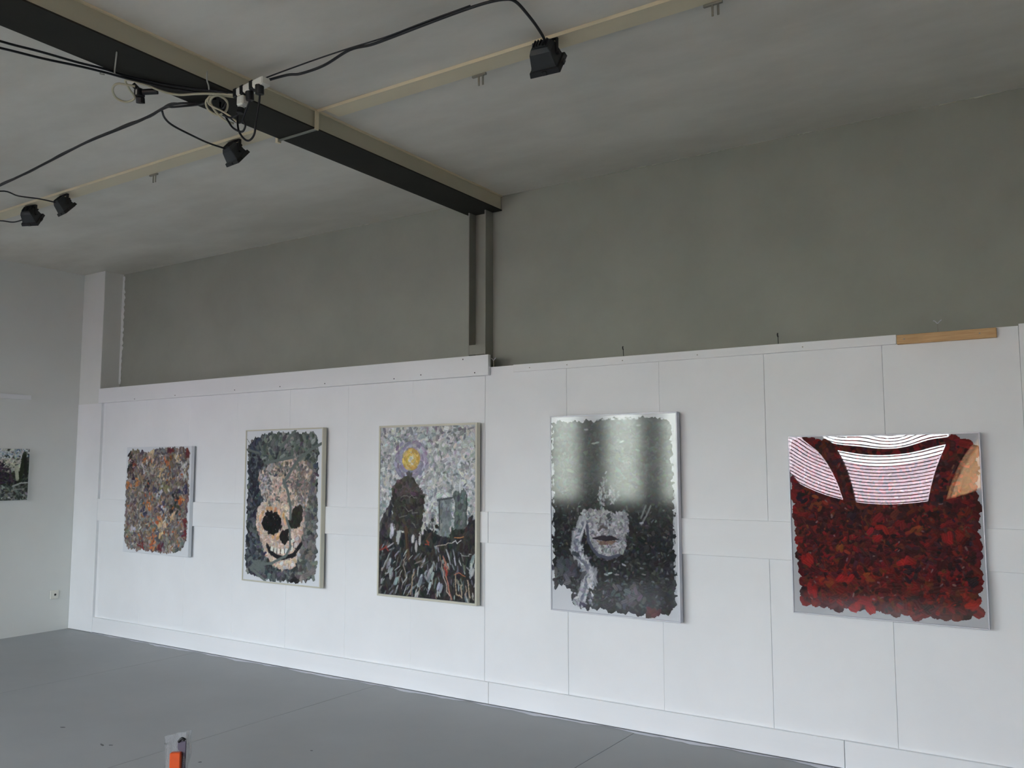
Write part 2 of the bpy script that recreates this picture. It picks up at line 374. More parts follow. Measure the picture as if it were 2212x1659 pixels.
# ------------------------------------------------------------------ floodlights
def flood(x, y, yaw, tilt, label, s=1.0):
    root = empty('floodlight', (x, y, 3.4308)); tag(root, label, 'lamp', 'black floodlights on the lamp rails')
    # bracket: square U of flat bar, hanging from the batten
    hw = 0.066 * s; H = 0.076
    Rz = Matrix.Rotation(yaw * 0.35, 4, 'Z')
    br = MB(); t = 0.0035; d = 0.008
    br.box(-hw, hw, -d, d, -2 * t, 0).box(-hw, -hw + 2 * t, -d, d, -H, -2 * t).box(hw - 2 * t, hw, -d, d, -H, -2 * t)
    o = br.build('bracket', M['black_metal'], root); o.matrix_local = Rz
    Bm = Matrix.Translation((0, 0, -H + 0.004)) @ Matrix.Rotation(yaw, 4, 'Z') @ Matrix.Rotation(-tilt, 4, 'X')
    # local: light leaves along +y; z up
    def rect(y_, w_, z0, z1): return [(-w_, y_, z0), (w_, y_, z0), (w_, y_, z1), (-w_, y_, z1)]
    k = s
    hb = MB().loft([rect(-0.062 * k, 0.042 * k, -0.036 * k, 0.034 * k), rect(-0.040 * k, 0.054 * k, -0.048 * k, 0.042 * k), rect(0.038 * k, 0.066 * k, -0.066 * k, 0.052 * k)])
    o = hb.build('housing', M['housing'], root, bevel=0.003); o.matrix_local = Bm
    bp = MB().box(-0.036 * k, 0.036 * k, -0.067 * k, -0.062 * k, -0.030 * k, 0.028 * k)
    for q in range(5): bp.box((-0.030 + q * 0.015 - 0.002) * k, (-0.030 + q * 0.015 + 0.002) * k, -0.074 * k, -0.067 * k, -0.028 * k, 0.026 * k)
    o = bp.build('back_plate', M['dark_grey_metal'], root); o.matrix_local = Bm
    rm = MB().loft([rect(0.030 * k, 0.074 * k, -0.074 * k, 0.060 * k), rect(0.056 * k, 0.078 * k, -0.079 * k, 0.064 * k)])
    for sx_ in (-1, 1): rm.box(sx_ * 0.078 * k - 0.006, sx_ * 0.078 * k + 0.006, 0.036 * k, 0.054 * k, -0.02, 0.01)
    rm.box(-0.012, 0.012, 0.034 * k, 0.054 * k, -0.084 * k, -0.074 * k)
    o = rm.build('rim', M['black_metal'], root, bevel=0.002); o.matrix_local = Bm
    gl = MB().box(-0.062 * k, 0.062 * k, 0.0565 * k, 0.059 * k, -0.063 * k, 0.049 * k)
    o = gl.build('front_glass', M['dark_grey_metal'], root); o.matrix_local = Bm
    jb = MB().box(-0.034 * k, 0.034 * k, -0.040 * k, 0.012 * k, 0.044 * k, 0.068 * k).tube([(0.03 * k, -0.014 * k, 0.058 * k), (0.052 * k, -0.014 * k, 0.06 * k)], 0.008 * k, 8, 2)
    o = jb.build('junction_box', M['black_plastic'], root, bevel=0.002); o.matrix_local = Bm
    for sx_ in (-1, 1):
        kb = MB().tube([(sx_ * (hw - 0.004), 0, -H + 0.004), (sx_ * (hw + 0.010), 0, -H + 0.004)], 0.009 * s, 10, 2)
        o = kb.build('knob', M['black_plastic'], root); o.matrix_local = Rz
    return root
flood(-1.918, -1.595, 0.10, 0.62, 'black floodlight on the rail right of the dark beam, its cable arching up', 0.95)
flood(-4.050, -1.575, -0.10, 0.70, 'black floodlight left of the dark beam, just under the tangle of cables', 0.80)
flood(-5.862, -1.570, -0.15, 0.72, 'small black floodlight, right one of the pair at the far end of the left rail', 0.80)
flood(-6.305, -1.565, 0.45, 0.62, 'small black floodlight, left one of the pair at the far end of the left rail', 0.84)

# ------------------------------------------------------------------ cables
def cable(pts, r, label, m='cable_black', name='cable', group=None, plugs=()):
    o = MB().tube(pts, r, 8, 6).build(name, M[m], smooth=True); tag(o, label, 'cable', group)
    for a, b, rr in plugs:
        MB().tube([a, b], rr, 10, 2).build('plug', M['black_plastic'], o, bevel=0.002)
    return o
def jit(pts, k, dy=0.0, dz=0.0, amp=0.0):
    rr = random.Random(k); return [(x + rr.uniform(-amp, amp), y + dy + rr.uniform(-amp, amp), z + dz + rr.uniform(-amp, amp)) for x, y, z in pts]
A = [(-3.70, -7.99, 3.32), (-3.72, -5.6, 3.28), (-3.715, -3.9, 3.28), (-3.72, -3.35, 3.29), (-3.69, -3.053, 3.305), (-3.672, -2.909, 3.318), (-3.65, -2.742, 3.328), (-3.617, -2.643, 3.330), (-3.59, -2.547, 3.326), (-3.525, -2.411, 3.326), (-3.445, -2.293, 3.326), (-3.385, -2.24, 3.322), (-3.31, -2.16, 3.316)]
cable(A, 0.0055, 'black supply cable along the beam edge, upper one of the two at the top corner')
A2 = [(-3.74, -7.99, 3.30), (-3.78, -5.6, 3.21), (-3.78, -3.9, 3.22), (-3.76, -3.35, 3.25), (-3.72, -3.053, 3.288), (-3.69, -2.88, 3.302), (-3.655, -2.742, 3.314), (-3.622, -2.64, 3.317), (-3.59, -2.547, 3.315), (-3.53, -2.40, 3.315), (-3.455, -2.285, 3.315), (-3.40, -2.225, 3.312)]
cable(A2, 0.0055, 'black supply cable sagging below its twin along the beam edge')
B = [(-8.232, -1.95, 3.37), (-7.2, -1.99, 3.335), (-6.2, -2.03, 3.33), (-5.698, -2.075, 3.33), (-5.303, -2.106, 3.33), (-4.859, -2.153, 3.33), (-4.466, -2.191, 3.33), (-4.151, -2.2, 3.33), (-3.934, -2.209, 3.33), (-3.743, -2.234, 3.33), (-3.647, -2.224, 3.326), (-3.566, -2.176, 3.326), (-3.456, -2.174, 3.322)]
cable(B, 0.0065, 'thick black cable of the bundle slung from the beam to the far left')
B2 = [(x, y - (0.010 if k % 2 else 0.034), z - (0.012 if k % 2 else 0.030)) for k, (x, y, z) in enumerate(B)]
cable(B2, 0.0055, 'black cable sagging in bights under the bundle slung from beam to far left')
B3 = [(x, y + 0.012, z + 0.004 + 0.012 * (k % 2)) for k, (x, y, z) in enumerate(B)]
cable(B3, 0.0045, 'thin black cable lying on top of the bundle slung from beam to far left')
cable([(-6.25, -2.05, 3.325), (-5.921, -1.968, 3.36), (-5.93, -1.843, 3.362), (-5.87, -1.735, 3.36), (-5.862, -1.63, 3.362)], 0.005, 'thin black lead running to the right floodlight of the far pair')
cable([(-8.235, -1.82, 3.38), (-7.5, -1.77, 3.365), (-6.75, -1.72, 3.345), (-6.533, -1.666, 3.33), (-6.46, -1.61, 3.322), (-6.36, -1.585, 3.33)], 0.005, 'thin black lead entering the left floodlight of the far pair')
cable([(-3.80, -2.222, 3.328), (-3.893, -2.14, 3.336), (-3.964, -2.039, 3.345), (-4.015, -1.871, 3.352), (-4.03, -1.766, 3.352), (-4.045, -1.645, 3.362)], 0.0055, 'black lead drooping from the bundle to the floodlight under the cable tangle')
F = [(-3.30, -2.07, 3.385), (-3.237, -2.055, 3.40), (-3.094, -2.038, 3.402), (-3.027, -2.012, 3.402), (-2.872, -2.012, 3.402), (-2.668, -2.056, 3.402), (-2.557, -2.039, 3.402), (-2.45, -2.038, 3.402), (-2.249, -2.044, 3.402), (-2.063, -2.047, 3.402), (-1.928, -2.042, 3.402), (-1.848, -2.022, 3.402), (-1.822, -1.985, 3.402), (-1.832, -1.88, 3.40), (-1.858, -1.75, 3.40), (-1.885, -1.648, 3.392), (-1.912, -1.635, 3.378)]
cable(F, 0.0065, 'black lead under the ceiling from the power strip arching to the right floodlight')
cable([(-3.30, -2.085, 3.38), (-3.229, -2.068, 3.405), (-2.998, -2.067, 3.408), (-2.818, -2.065, 3.408), (-2.665, -2.059, 3.408), (-2.45, -2.044, 3.409), (-2.249, -2.05, 3.409), (-2.0, -2.05, 3.409)], 0.0035, 'thin taut black wire beside the lead to the right floodlight')

# the power strip under the beam and what is plugged into it; directions: E along the strip, D down
ps = empty('power_strip', (-3.20, -2.16, 3.318)); tag(ps, 'white multi-socket power strip strapped under the dark beam with black tape', 'power strip')
a = Vector((-3.342, -2.150, 3.312)); b = Vector((-3.095, -2.160, 3.328))
ax = (b - a).normalized(); Q = ax.to_track_quat('X', 'Z').to_matrix().to_4x4(); L = (b - a).length
def on_strip(mb, name, m, **k):
    o = mb.build(name, m, ps, **k); o.matrix_local = Matrix.Translation(a - Vector(ps.location)) @ Q; return o
on_strip(MB().box(0.03, L, -0.026, 0.026, -0.022, 0.018), 'body', M['white_plastic'], bevel=0.006)
for x in (0.045, 0.095, 0.165): on_strip(MB().box(x - 0.013, x + 0.013, -0.028, 0.028, -0.024, 0.020), 'strap', M['black_plastic'], bevel=0.003)
for x in (0.07, 0.13, 0.21): on_strip(MB().tube([(x, -0.004, -0.0225), (x, -0.004, -0.0235)], 0.017, 14, 2), 'socket', M['cable_white'])
ad = empty('plug_adaptor', (-3.262, -2.15, 3.262)); tag(ad, 'white plug-in adaptor hanging under the power strip', 'adaptor')
P_(MB().box(-3.285, -3.238, -2.178, -2.135, 3.245, 3.292), 'body', M['white_plastic'], ad, bevel=0.006)
P_(MB().tube([(-3.272, -2.158, 3.247), (-3.272, -2.158, 3.236)], 0.016, 12, 2), 'socket', M['white_plastic'], ad)
def loop(pts, label, r=0.005, plugs=(), m='cable_black'): return cable(pts, r, label, m, 'hanging_lead', None, plugs)
loop([(-3.275, -2.160, 3.215), (-3.295, -2.150, 3.222), (-3.326, -2.145, 3.217), (-3.373, -2.14, 3.22), (-3.422, -2.135, 3.247), (-3.45, -2.13, 3.285), (-3.42, -2.125, 3.322)], 'black lead looping back from the white adaptor below the power strip', plugs=[((-3.272, -2.158, 3.238), (-3.275, -2.160, 3.212), 0.019)])
loop([(-3.206, -2.160, 3.262), (-3.224, -2.154, 3.245), (-3.252, -2.148, 3.215), (-3.271, -2.142, 3.185), (-3.263, -2.137, 3.155), (-3.289, -2.131, 3.135), (-3.334, -2.125, 3.151), (-3.38, -2.119, 3.18), (-3.42, -2.113, 3.221), (-3.45, -2.108, 3.258), (-3.475, -2.102, 3.296), (-3.46, -2.096, 3.322)], 'black lead hanging in a deep loop under the middle of the power strip', plugs=[((-3.204, -2.166, 3.300), (-3.206, -2.160, 3.258), 0.020)])
loop([(-3.133, -2.165, 3.275), (-3.139, -2.16, 3.254), (-3.153, -2.154, 3.207), (-3.173, -2.149, 3.146), (-3.19, -2.143, 3.096), (-3.222, -2.138, 3.077), (-3.258, -2.133, 3.084), (-3.3, -2.127, 3.116), (-3.335, -2.118, 3.157), (-3.357, -2.108, 3.206), (-3.369, -2.098, 3.25), (-3.371, -2.09, 3.293), (-3.39, -2.085, 3.322)], 'black lead hanging lowest from the right end of the power strip', plugs=[((-3.130, -2.170, 3.312), (-3.133, -2.165, 3.268), 0.021)])
loop([(-3.49, -2.075, 3.322), (-3.464, -2.08, 3.273), (-3.409, -2.085, 3.229), (-3.358, -2.09, 3.208), (-3.324, -2.10, 3.226), (-3.328, -2.11, 3.266), (-3.352, -2.115, 3.302)], 'black lead coiled in a small loop left of the white adaptor', 0.0045)
loop([(-3.449, -2.15, 3.306), (-3.435, -2.155, 3.322), (-3.406, -2.16, 3.320), (-3.382, -2.16, 3.295), (-3.401, -2.155, 3.270), (-3.435, -2.15, 3.282), (-3.442, -2.145, 3.312)], 'black lead wound in a tight ring under the dark beam', 0.005)
# white cable: from the coupler's loop along the beam to a coil by the strip
Wc = [(-3.60, -2.50, 3.298), (-3.650, -2.555, 3.302), (-3.690, -2.555, 3.285), (-3.715, -2.520, 3.262), (-3.700, -2.478, 3.255), (-3.655, -2.465, 3.268), (-3.640, -2.505, 3.296), (-3.60, -2.545, 3.312), (-3.57, -2.47, 3.31), (-3.545, -2.385, 3.30), (-3.51, -2.33, 3.298), (-3.455, -2.285, 3.305), (-3.40, -2.24, 3.31), (-3.36, -2.20, 3.312), (-3.31, -2.165, 3.31)]
cable(Wc, 0.0055, 'cream cable with one round loop, running along the beam edge to the power strip', 'cable_white')
Wk = [(-3.335, -2.135, 3.315), (-3.40, -2.20, 3.315), (-3.455, -2.215, 3.30), (-3.485, -2.185, 3.275), (-3.470, -2.145, 3.255), (-3.42, -2.13, 3.265), (-3.375, -2.16, 3.295), (-3.39, -2.205, 3.312), (-3.44, -2.205, 3.298), (-3.46, -2.165, 3.27), (-3.45, -2.115, 3.235), (-3.41, -2.09, 3.215)]
cable(Wk, 0.0058, 'cream cable coiled in crossing loops under the beam left of the power strip', 'cable_white')
Wk2 = [(-3.34, -2.14, 3.325), (-3.385, -2.2, 3.322), (-3.43, -2.22, 3.31), (-3.455, -2.2, 3.285), (-3.42, -2.155, 3.26), (-3.385, -2.12, 3.23), (-3.37, -2.1, 3.21)]
cable(Wk2, 0.005, 'short cream cable end hanging out of the coil under the beam', 'cable_white')
cp = empty('cable_coupler', (-3.63, -2.44, 3.30)); tag(cp, 'black three-way cable coupler hanging in the cream cable loop by the beam', 'coupler')
P_(MB().box(-3.668, -3.628, -2.465, -2.425, 3.275, 3.318), 'body', M['black_plastic'], cp, bevel=0.006)
P_(MB().tube([(-3.648, -2.44, 3.276), (-3.652, -2.435, 3.252)], 0.020, 12, 2), 'socket', M['black_plastic'], cp)
P_(MB().tube([(-3.63, -2.44, 3.30), (-3.575, -2.40, 3.305)], 0.014, 12, 2), 'plug', M['black_plastic'], cp)
P_(MB().tube([(-3.655, -2.45, 3.316), (-3.665, -2.47, 3.336)], 0.012, 12, 2), 'plug', M['black_plastic'], cp)
P_(MB().box(-3.645, -3.637, -2.468, -2.4645, 3.282, 3.305), 'rating_label', M['white_plastic'], cp)
for pts, lab in [([(-3.605, -2.60, 3.322), (-3.58, -2.615, 3.331), (-3.50, -2.66, 3.333), (-3.43, -2.70, 3.334)], 'pale nylon cable tie sticking out over the dark beam, left one of the two'),
                 ([(-3.40, -2.245, 3.322), (-3.37, -2.27, 3.33), (-3.33, -2.31, 3.333), (-3.29, -2.34, 3.352)], 'pale nylon cable tie end beside the cream coil, right one of the two'),
                 ([(-3.625, -2.648, 3.322), (-3.633, -2.652, 3.308), (-3.618, -2.64, 3.305)], 'tiny pale cable tie clasping the black supply cables at the beam edge')]:
    o = MB().tube(pts, 0.0035, 6, 4).build('cable_tie', M['tie'], smooth=True); tag(o, lab, 'cable tie')

# ------------------------------------------------------------------ small things on the walls
for x, lab, wire in [(-3.307, 'small wire hook above the partition beside the steel column', 1), (-2.338, 'small screw hook above the partition over the grey face picture', 0),
                     (-1.39, 'small screw hook above the white top strip between the face and red pictures', 0), (-0.588, 'small wire hook above the bare pine strip', 1)]:
    h = empty('wall_hook', (x, 0.02, ZT)); tag(h, lab, 'hook', 'small hooks along the partition top')
    P_(MB().tube([(x, 0.015, ZT - 0.002), (x, 0.012, ZT + 0.045)], 0.002, 6, 2), 'pin', M['steel'] if wire else M['black_metal'], h)
    if wire:
        P_(MB().tube([(x, 0.012, ZT + 0.044), (x - 0.012, 0.011, ZT + 0.058), (x - 0.02, 0.01, ZT + 0.06)], 0.0028, 6, 3), 'wire_end', M['alu'], h)
        P_(MB().tube([(x, 0.012, ZT + 0.044), (x + 0.012, 0.011, ZT + 0.056), (x + 0.02, 0.01, ZT + 0.062)], 0.0028, 6, 3), 'wire_end', M['alu'], h)
    else:
        P_(MB().tube([(x, 0.012, ZT + 0.045), (x, 0.004, ZT + 0.055), (x, 0.008, ZT + 0.064)], 0.004, 6, 3), 'hook_end', M['black_metal'], h)
bt = box(XL + 0.0005, XL + 0.022, -2.6, -0.494, 2.166, 2.210).build('wall_batten', M['board'], bevel=0.002); tag(bt, 'narrow white painted batten on the side wall above the small picture', 'batten')
sk = empty('wall_socket', (XL, -0.174, 0.336)); tag(sk, 'white square wall socket with dark hole low on the side wall', 'socket')
P_(MB().box(XL + 0.0005, XL + 0.010, -0.214, -0.135, 0.297, 0.376), 'cover_plate', M['white_plastic'], sk, bevel=0.003)
def ring(cx, cyy, cz, r, x0, x1): return MB().tube([(x0, cyy, cz), (x1, cyy, cz)], r, 16, 2)
P_(ring(0, -0.174, 0.336, 0.022, XL + 0.0105, XL + 0.0125), 'insert', M['white_plastic'], sk)
P_(ring(0, -0.170, 0.336, 0.010, XL + 0.0126, XL + 0.0135), 'plug_hole', M['black_plastic'], sk)

# ------------------------------------------------------------------ the pictures
class Paint:
    """a paint film built stroke by stroke on a grid: colour, thickness and coverage"""
    def __init__(s, nx, ny, asp):
        s.nx, s.ny, s.asp = nx, ny, asp            # asp = width / height
        s.c = np.zeros((ny, nx, 3)); s.h = np.zeros((ny, nx)); s.m = np.zeros((ny, nx), bool)
        s.U, s.V = np.meshgrid((np.arange(nx) + 0.5) / nx, (np.arange(ny) + 0.5) / ny)
        s.noise = RNG.normal(size=(ny, nx))
    def stroke(s, u, v, ln, wd, ang, col, streak=0.12, relief=1.0, ragged=0.35, alpha=1.0, mix=0.85):
        """ln, wd as fractions of the picture height"""
        R = ln + wd
        i0 = max(int((u - R / s.asp) * s.nx), 0); i1 = min(int((u + R / s.asp) * s.nx) + 2, s.nx)
        j0 = max(int((v - R) * s.ny), 0); j1 = min(int((v + R) * s.ny) + 2, s.ny)
        if i1 <= i0 or j1 <= j0: return
        x = (s.U[j0:j1, i0:i1] - u) * s.asp; y = s.V[j0:j1, i0:i1] - v
        ca, sa = math.cos(ang), math.sin(ang)
        a = (x * ca + y * sa) / ln; b = (-x * sa + y * ca) / wd
        n = s.noise[j0:j1, i0:i1]
        d = np.abs(a) ** 2.6 + np.abs(b) ** 2.4 + ragged * (0.35 * n + 0.4 * np.sin(b * 9 + u * 50) * (np.abs(a) > 0.5))
        k = d < 1
        if alpha < 1: k &= RNG.random(k.shape) < alpha
        ph = u * 97 + v * 61
        st = 1 + streak * (np.sin(b * 7 + ph) * 0.6 + np.sin(b * 15 + 2 * ph) * 0.4 + 0.35 * n)
        st = st + streak * 0.6 * (b > 0.55) - streak * 0.6 * (b < -0.6)
        cc = np.clip(np.asarray(col, float)[None, None, :] * st[..., None], 0, 255)
        s.c[j0:j1, i0:i1][k] = np.where(s.m[j0:j1, i0:i1][k][:, None], mix * cc[k] + (1 - mix) * s.c[j0:j1, i0:i1][k], cc[k])
        s.h[j0:j1, i0:i1][k] = (relief * (0.55 + 0.45 * np.clip(1 - d, 0, 1) + 0.25 * np.sin(b * 7 + ph) + 0.3 * (np.abs(b) > 0.75)))[k]
        s.m[j0:j1, i0:i1] |= k
    def path(s, pts, wd, col, step=0.5, wig=0.0, **k):
        P = np.array(pts, float)
        if wig:
            P = np.array([P[0]] + [p + (q - p) * t + RNG.normal(0, wig, 2) for p, q in zip(P[:-1], P[1:]) for t in (0.35, 0.7, 1.0)])
        for p, q in zip(P[:-1], P[1:]):
            dx, dy = (q[0] - p[0]) * s.asp, q[1] - p[1]; L = math.hypot(dx, dy); n = max(int(L / (wd * step)), 1)
            for t in np.linspace(0, 1, n + 1):
                s.stroke(p[0] + (q[0] - p[0]) * t, p[1] + (q[1] - p[1]) * t, max(wd * 1.1, L / n * 0.9), wd * 0.5, math.atan2(dy, dx), col, **k)
    def base(s, poly, pal, cell=0.02, wob=0.008, relief=0.8):
        """solid ground coat inside an outline, in small dabs of the palette"""
        sd = RNG.integers(1, 10 ** 6)
        x = s.U * s.asp + wob * np.sin(s.V * 60 + sd) + 0.6 * wob * np.sin(s.V * 131 + s.U * 40); y = s.V + wob * np.sin(s.U * 57 + sd) + 0.6 * wob * np.sin(s.U * 139 - s.V * 31)
        k = inside(poly, x / s.asp, y) if poly is not None else np.ones_like(s.m)
        gx, gy = np.floor(x / cell), np.floor(y / cell); best = np.full(x.shape, 9e9); idb = np.zeros(x.shape)
        for i in (-1, 0, 1):
            for j in (-1, 0, 1):
                a, b = gx + i, gy + j
                h1 = np.modf(np.abs(np.sin(a * 12.9898 + b * 78.233 + sd) * 43758.5453))[0]; h2 = np.modf(np.abs(np.sin(a * 39.346 + b * 11.135 + sd) * 24634.634))[0]
                d = (x / cell - a - h1) ** 2 + (y / cell - b - h2) ** 2; w_ = d < best; best = np.where(w_, d, best); idb = np.where(w_, h1 * 0.61 + h2 * 0.39, idb)
        L = np.array(pal, float); col = L[np.minimum((np.modf(idb * 7.13)[0] * len(L)).astype(int), len(L) - 1)] * (0.93 + 0.14 * np.modf(idb * 31.7)[0])[..., None]
        s.c[k] = np.clip(col[k] * (1 + 0.04 * s.noise[k][:, None]), 0, 255); s.h[k] = relief * (1 - 0.5 * np.minimum(best[k], 1)); s.m |= k
    def soften(s, a=0.6):
        """wet paint blends where strokes meet"""
        def bl(A):
            B = A.copy(); B[1:-1] = (A[:-2] + 2 * A[1:-1] + A[2:]) / 4; D = B.copy(); D[:, 1:-1] = (B[:, :-2] + 2 * B[:, 1:-1] + B[:, 2:]) / 4; return D
        w_ = bl(s.m.astype(float)) + 1e-6
        s.c = s.c * (1 - a) + a * bl(s.c * s.m[..., None]) / w_[..., None]; s.h = bl(s.h)
def inside(poly, U, V):
    P = np.array(poly); r = np.zeros(np.shape(U), bool); j = len(P) - 1
    for i in range(len(P)):
        (xi, yi), (xj, yj) = P[i], P[j]
        r ^= ((yi > V) != (yj > V)) & (U < (xj - xi) * (V - yi) / (yj - yi + 1e-12) + xi); j = i
    return r
def pick(pal, jit_=10):
    c = np.array(pal[RNG.integers(len(pal))], float); return np.clip(c * RNG.uniform(0.88, 1.12) + RNG.normal(0, jit_, 3) * 0.5, 0, 255)
def fill(P, cover, pals, n, ln, wd, ang=None, edge=0.0, **k):
    """n strokes inside the outline; pals(u, v) gives the palette there"""
    done = 0; tries = 0
    while done < n and tries < n * 8:
        tries += 1; u, v = RNG.random(2)
        if not inside(cover, u, v): continue
        a = RNG.uniform(0, math.pi) if ang is None else ang(u, v) + RNG.normal(0, 0.35)
        P.stroke(u, v, ln * RNG.uniform(0.6, 1.4), wd * RNG.uniform(0.6, 1.4), a, pick(pals(u, v)), **k); done += 1
FULL = [(-0.02, -0.02), (1.02, -0.02), (1.02, 1.02), (-0.02, 1.02)]
def inset(poly, d):
    P = np.array(poly); c = np.array([0.5, 0.5]); return [tuple(c + (p - c) * (1 - d)) for p in P]

def paint_mat():
    m = bpy.data.materials.new('impasto oil paint'); m.use_nodes = True; t = m.node_tree; b = t.nodes['Principled BSDF']
    at = t.nodes.new('ShaderNodeAttribute'); at.attribute_name = 'paint'
    t.links.new(at.outputs['Color'], b.inputs['Base Color']); b.inputs['Roughness'].default_value = 0.55
    b.inputs['Specular IOR Level'].default_value = 0.2
    return m
M['paint'] = paint_mat()
def paint_mesh(P, W_, H_, relief, margin=0.0):
    """picture in local x (0..W), z (0..H), facing -y"""
    P.soften(); nx, ny = P.nx, P.ny
    x = margin + P.U * (W_ - 2 * margin); z = margin + P.V * (H_ - 2 * margin); y = -0.0006 - relief * P.h
    co = np.stack([x, y, z], -1).reshape(-1, 3)
    idx = np.arange(nx * ny).reshape(ny, nx)
    q = np.stack([idx[:-1, :-1], idx[:-1, 1:], idx[1:, 1:], idx[1:, :-1]], -1)
    k = P.m[:-1, :-1] & P.m[:-1, 1:] & P.m[1:, 1:] & P.m[1:, :-1]
    q = q[k]
    used = np.unique(q); remap = np.full(nx * ny, -1); remap[used] = np.arange(len(used)); q = remap[q]
    me = bpy.data.meshes.new('paint_layer')
    me.vertices.add(len(used)); me.vertices.foreach_set('co', co[used].astype(np.float32).ravel())
    me.loops.add(q.size); me.loops.foreach_set('vertex_index', q.astype(np.int32).ravel())
    me.polygons.add(len(q)); me.polygons.foreach_set('loop_start', np.arange(0, q.size, 4, dtype=np.int32))
    me.update(calc_edges=True); me.validate()
    at = me.color_attributes.new('paint', 'FLOAT_COLOR', 'POINT')
    cc = np.ones((len(used), 4), np.float32); cc[:, :3] = lin(P.c.reshape(-1, 3)[used]); at.data.foreach_set('color', cc.ravel())
    return me

def picture(label, x0, z0, W_, H_, P, depth=0.033, frame=None, fw=0.012, relief=0.003, margin=0.0, board=None, sheet=None, warp=None, rot=0.0, loc=None, tilt=0.0):
    root = empty('painting', loc if loc else (x0, -0.023 - depth, z0), (0, tilt, rot)); tag(root, label, 'painting', 'paintings hung on the walls')
    y0 = 0.0
    if board is not None:
        box(fw * 0.5 if frame else 0, W_ - (fw * 0.5 if frame else 0), y0, depth if not frame else 0.008, fw * 0.5 if frame else 0, H_ - (fw * 0.5 if frame else 0)).build('backing_board', board, root, bevel=0.0015)
    if frame:
        fr = MB(); f0, f1 = -0.007, depth
        for (a, b_, c, d) in [(0, fw, 0, H_), (W_ - fw, W_, 0, H_), (fw, W_ - fw, 0, fw), (fw, W_ - fw, H_ - fw, H_)]:
            fr.box(a, b_, f0, f1, c, d)
        fr.build('frame', frame, root, bevel=0.0015)
    link('paint_layer', paint_mesh(P, W_, H_, relief, margin), M['paint'], root, smooth=True)
    if sheet:
        nx, ny = 72, 72; v = []; f = []
        for j in range(ny + 1):
            for i in range(nx + 1):
                x = fw + (W_ - 2 * fw) * i / nx; z = fw + (H_ - 2 * fw) * j / ny
                v.append((x, -0.0062 - (warp(x + x0, z + z0) if warp else 0), z))
        for j in range(ny):
            for i in range(nx):
                a = j * (nx + 1) + i; f.append((a, a + 1, a + nx + 2, a + nx + 1))
        me = bpy.data.meshes.new('acrylic_sheet'); me.from_pydata(v, [], f); link('acrylic_sheet', me, sheet, root, smooth=True)
    return root

# 1 --- mottled abstract, unframed
cov = [(0.042, 0.939), (0.11, 0.986), (0.231, 0.961), (0.337, 0.943), (0.468, 0.985), (0.698, 0.993), (0.945, 0.997), (0.982, 0.958), (0.976, 0.685), (0.988, 0.549), (0.97, 0.383), (0.976, 0.134), (0.885, 0.054), (0.824, 0.029), (0.637, 0.012), (0.446, 0.026), (0.249, 0.024), (0.075, 0.04), (0.02, 0.085), (0.01, 0.599)]
P1 = Paint(230, 260, 1.0)
gp = [(122, 116, 112), (150, 144, 138), (96, 88, 86), (84, 82, 92), (136, 120, 104), (110, 100, 104), (162, 152, 146), (120, 126, 126), (104, 84, 74), (140, 120, 96)]
P1.base(inset(cov, 0.01), gp, 0.022, 0.010)
fill(P1, inset(cov, 0.03), lambda u, v: gp, 1500, 0.030, 0.015, relief=0.8)
for key, pal, pts in [('o', [(186, 108, 62), (170, 92, 52), (196, 130, 84)], [(0.405, 0.454), (0.897, 0.495), (0.471, 0.105), (0.179, 0.649), (0.311, 0.864), (0.573, 0.326), (0.057, 0.64), (0.46, 0.16), (0.66, 0.86)]),
                      ('c', [(206, 172, 124), (190, 170, 140), (214, 190, 156)], [(0.39, 0.947), (0.599, 0.218), (0.43, 0.84), (0.823, 0.884), (0.749, 0.369), (0.61, 0.27), (0.57, 0.73)]),
                      ('m', [(104, 44, 50), (124, 50, 48), (86, 38, 52)], [(0.723, 0.97), (0.599, 0.064), (0.958, 0.936), (0.11, 0.841), (0.315, 0.066), (0.965, 0.3), (0.96, 0.2)]),
                      ('b', [(58, 58, 84), (74, 76, 98), (48, 50, 74)], [(0.933, 0.617), (0.521, 0.589), (0.34, 0.382), (0.598, 0.419), (0.352, 0.627), (0.92, 0.58)]),
                      ('d', [(48, 46, 46), (66, 62, 60), (40, 38, 44)], [(0.786, 0.546), (0.811, 0.439), (0.056, 0.906), (0.365, 0.635), (0.74, 0.43), (0.09, 0.75), (0.08, 0.8)]),
                      ('g', [(120, 114, 86), (134, 128, 98)], [(0.636, 0.614), (0.66, 0.59), (0.6, 0.64)]),
                      ('w', [(196, 196, 198), (180, 180, 186)], [(0.921, 0.814), (0.624, 0.412), (0.312, 0.801), (0.547, 0.574), (0.155, 0.202), (0.9, 0.77)])]:
    for u, v in pts:
        for q in range(7):
            P1.stroke(min(max(u + RNG.normal(0, 0.026), 0.04), 0.95), min(max(v + RNG.normal(0, 0.024), 0.05), 0.96), 0.028, 0.013, RNG.uniform(0, 3.1), pick(pal))
fill(P1, inset(cov, 0.05), lambda u, v: gp + [(176, 104, 64), (196, 190, 186), (70, 62, 70)], 700, 0.016, 0.007, relief=1.2)
picture('abstract painting of mottled brown, grey and orange strokes, next to the corner pilaster', -7.352, 0.776, 0.94, 0.943, P1, board=M['canvas'], relief=0.004, tilt=0)

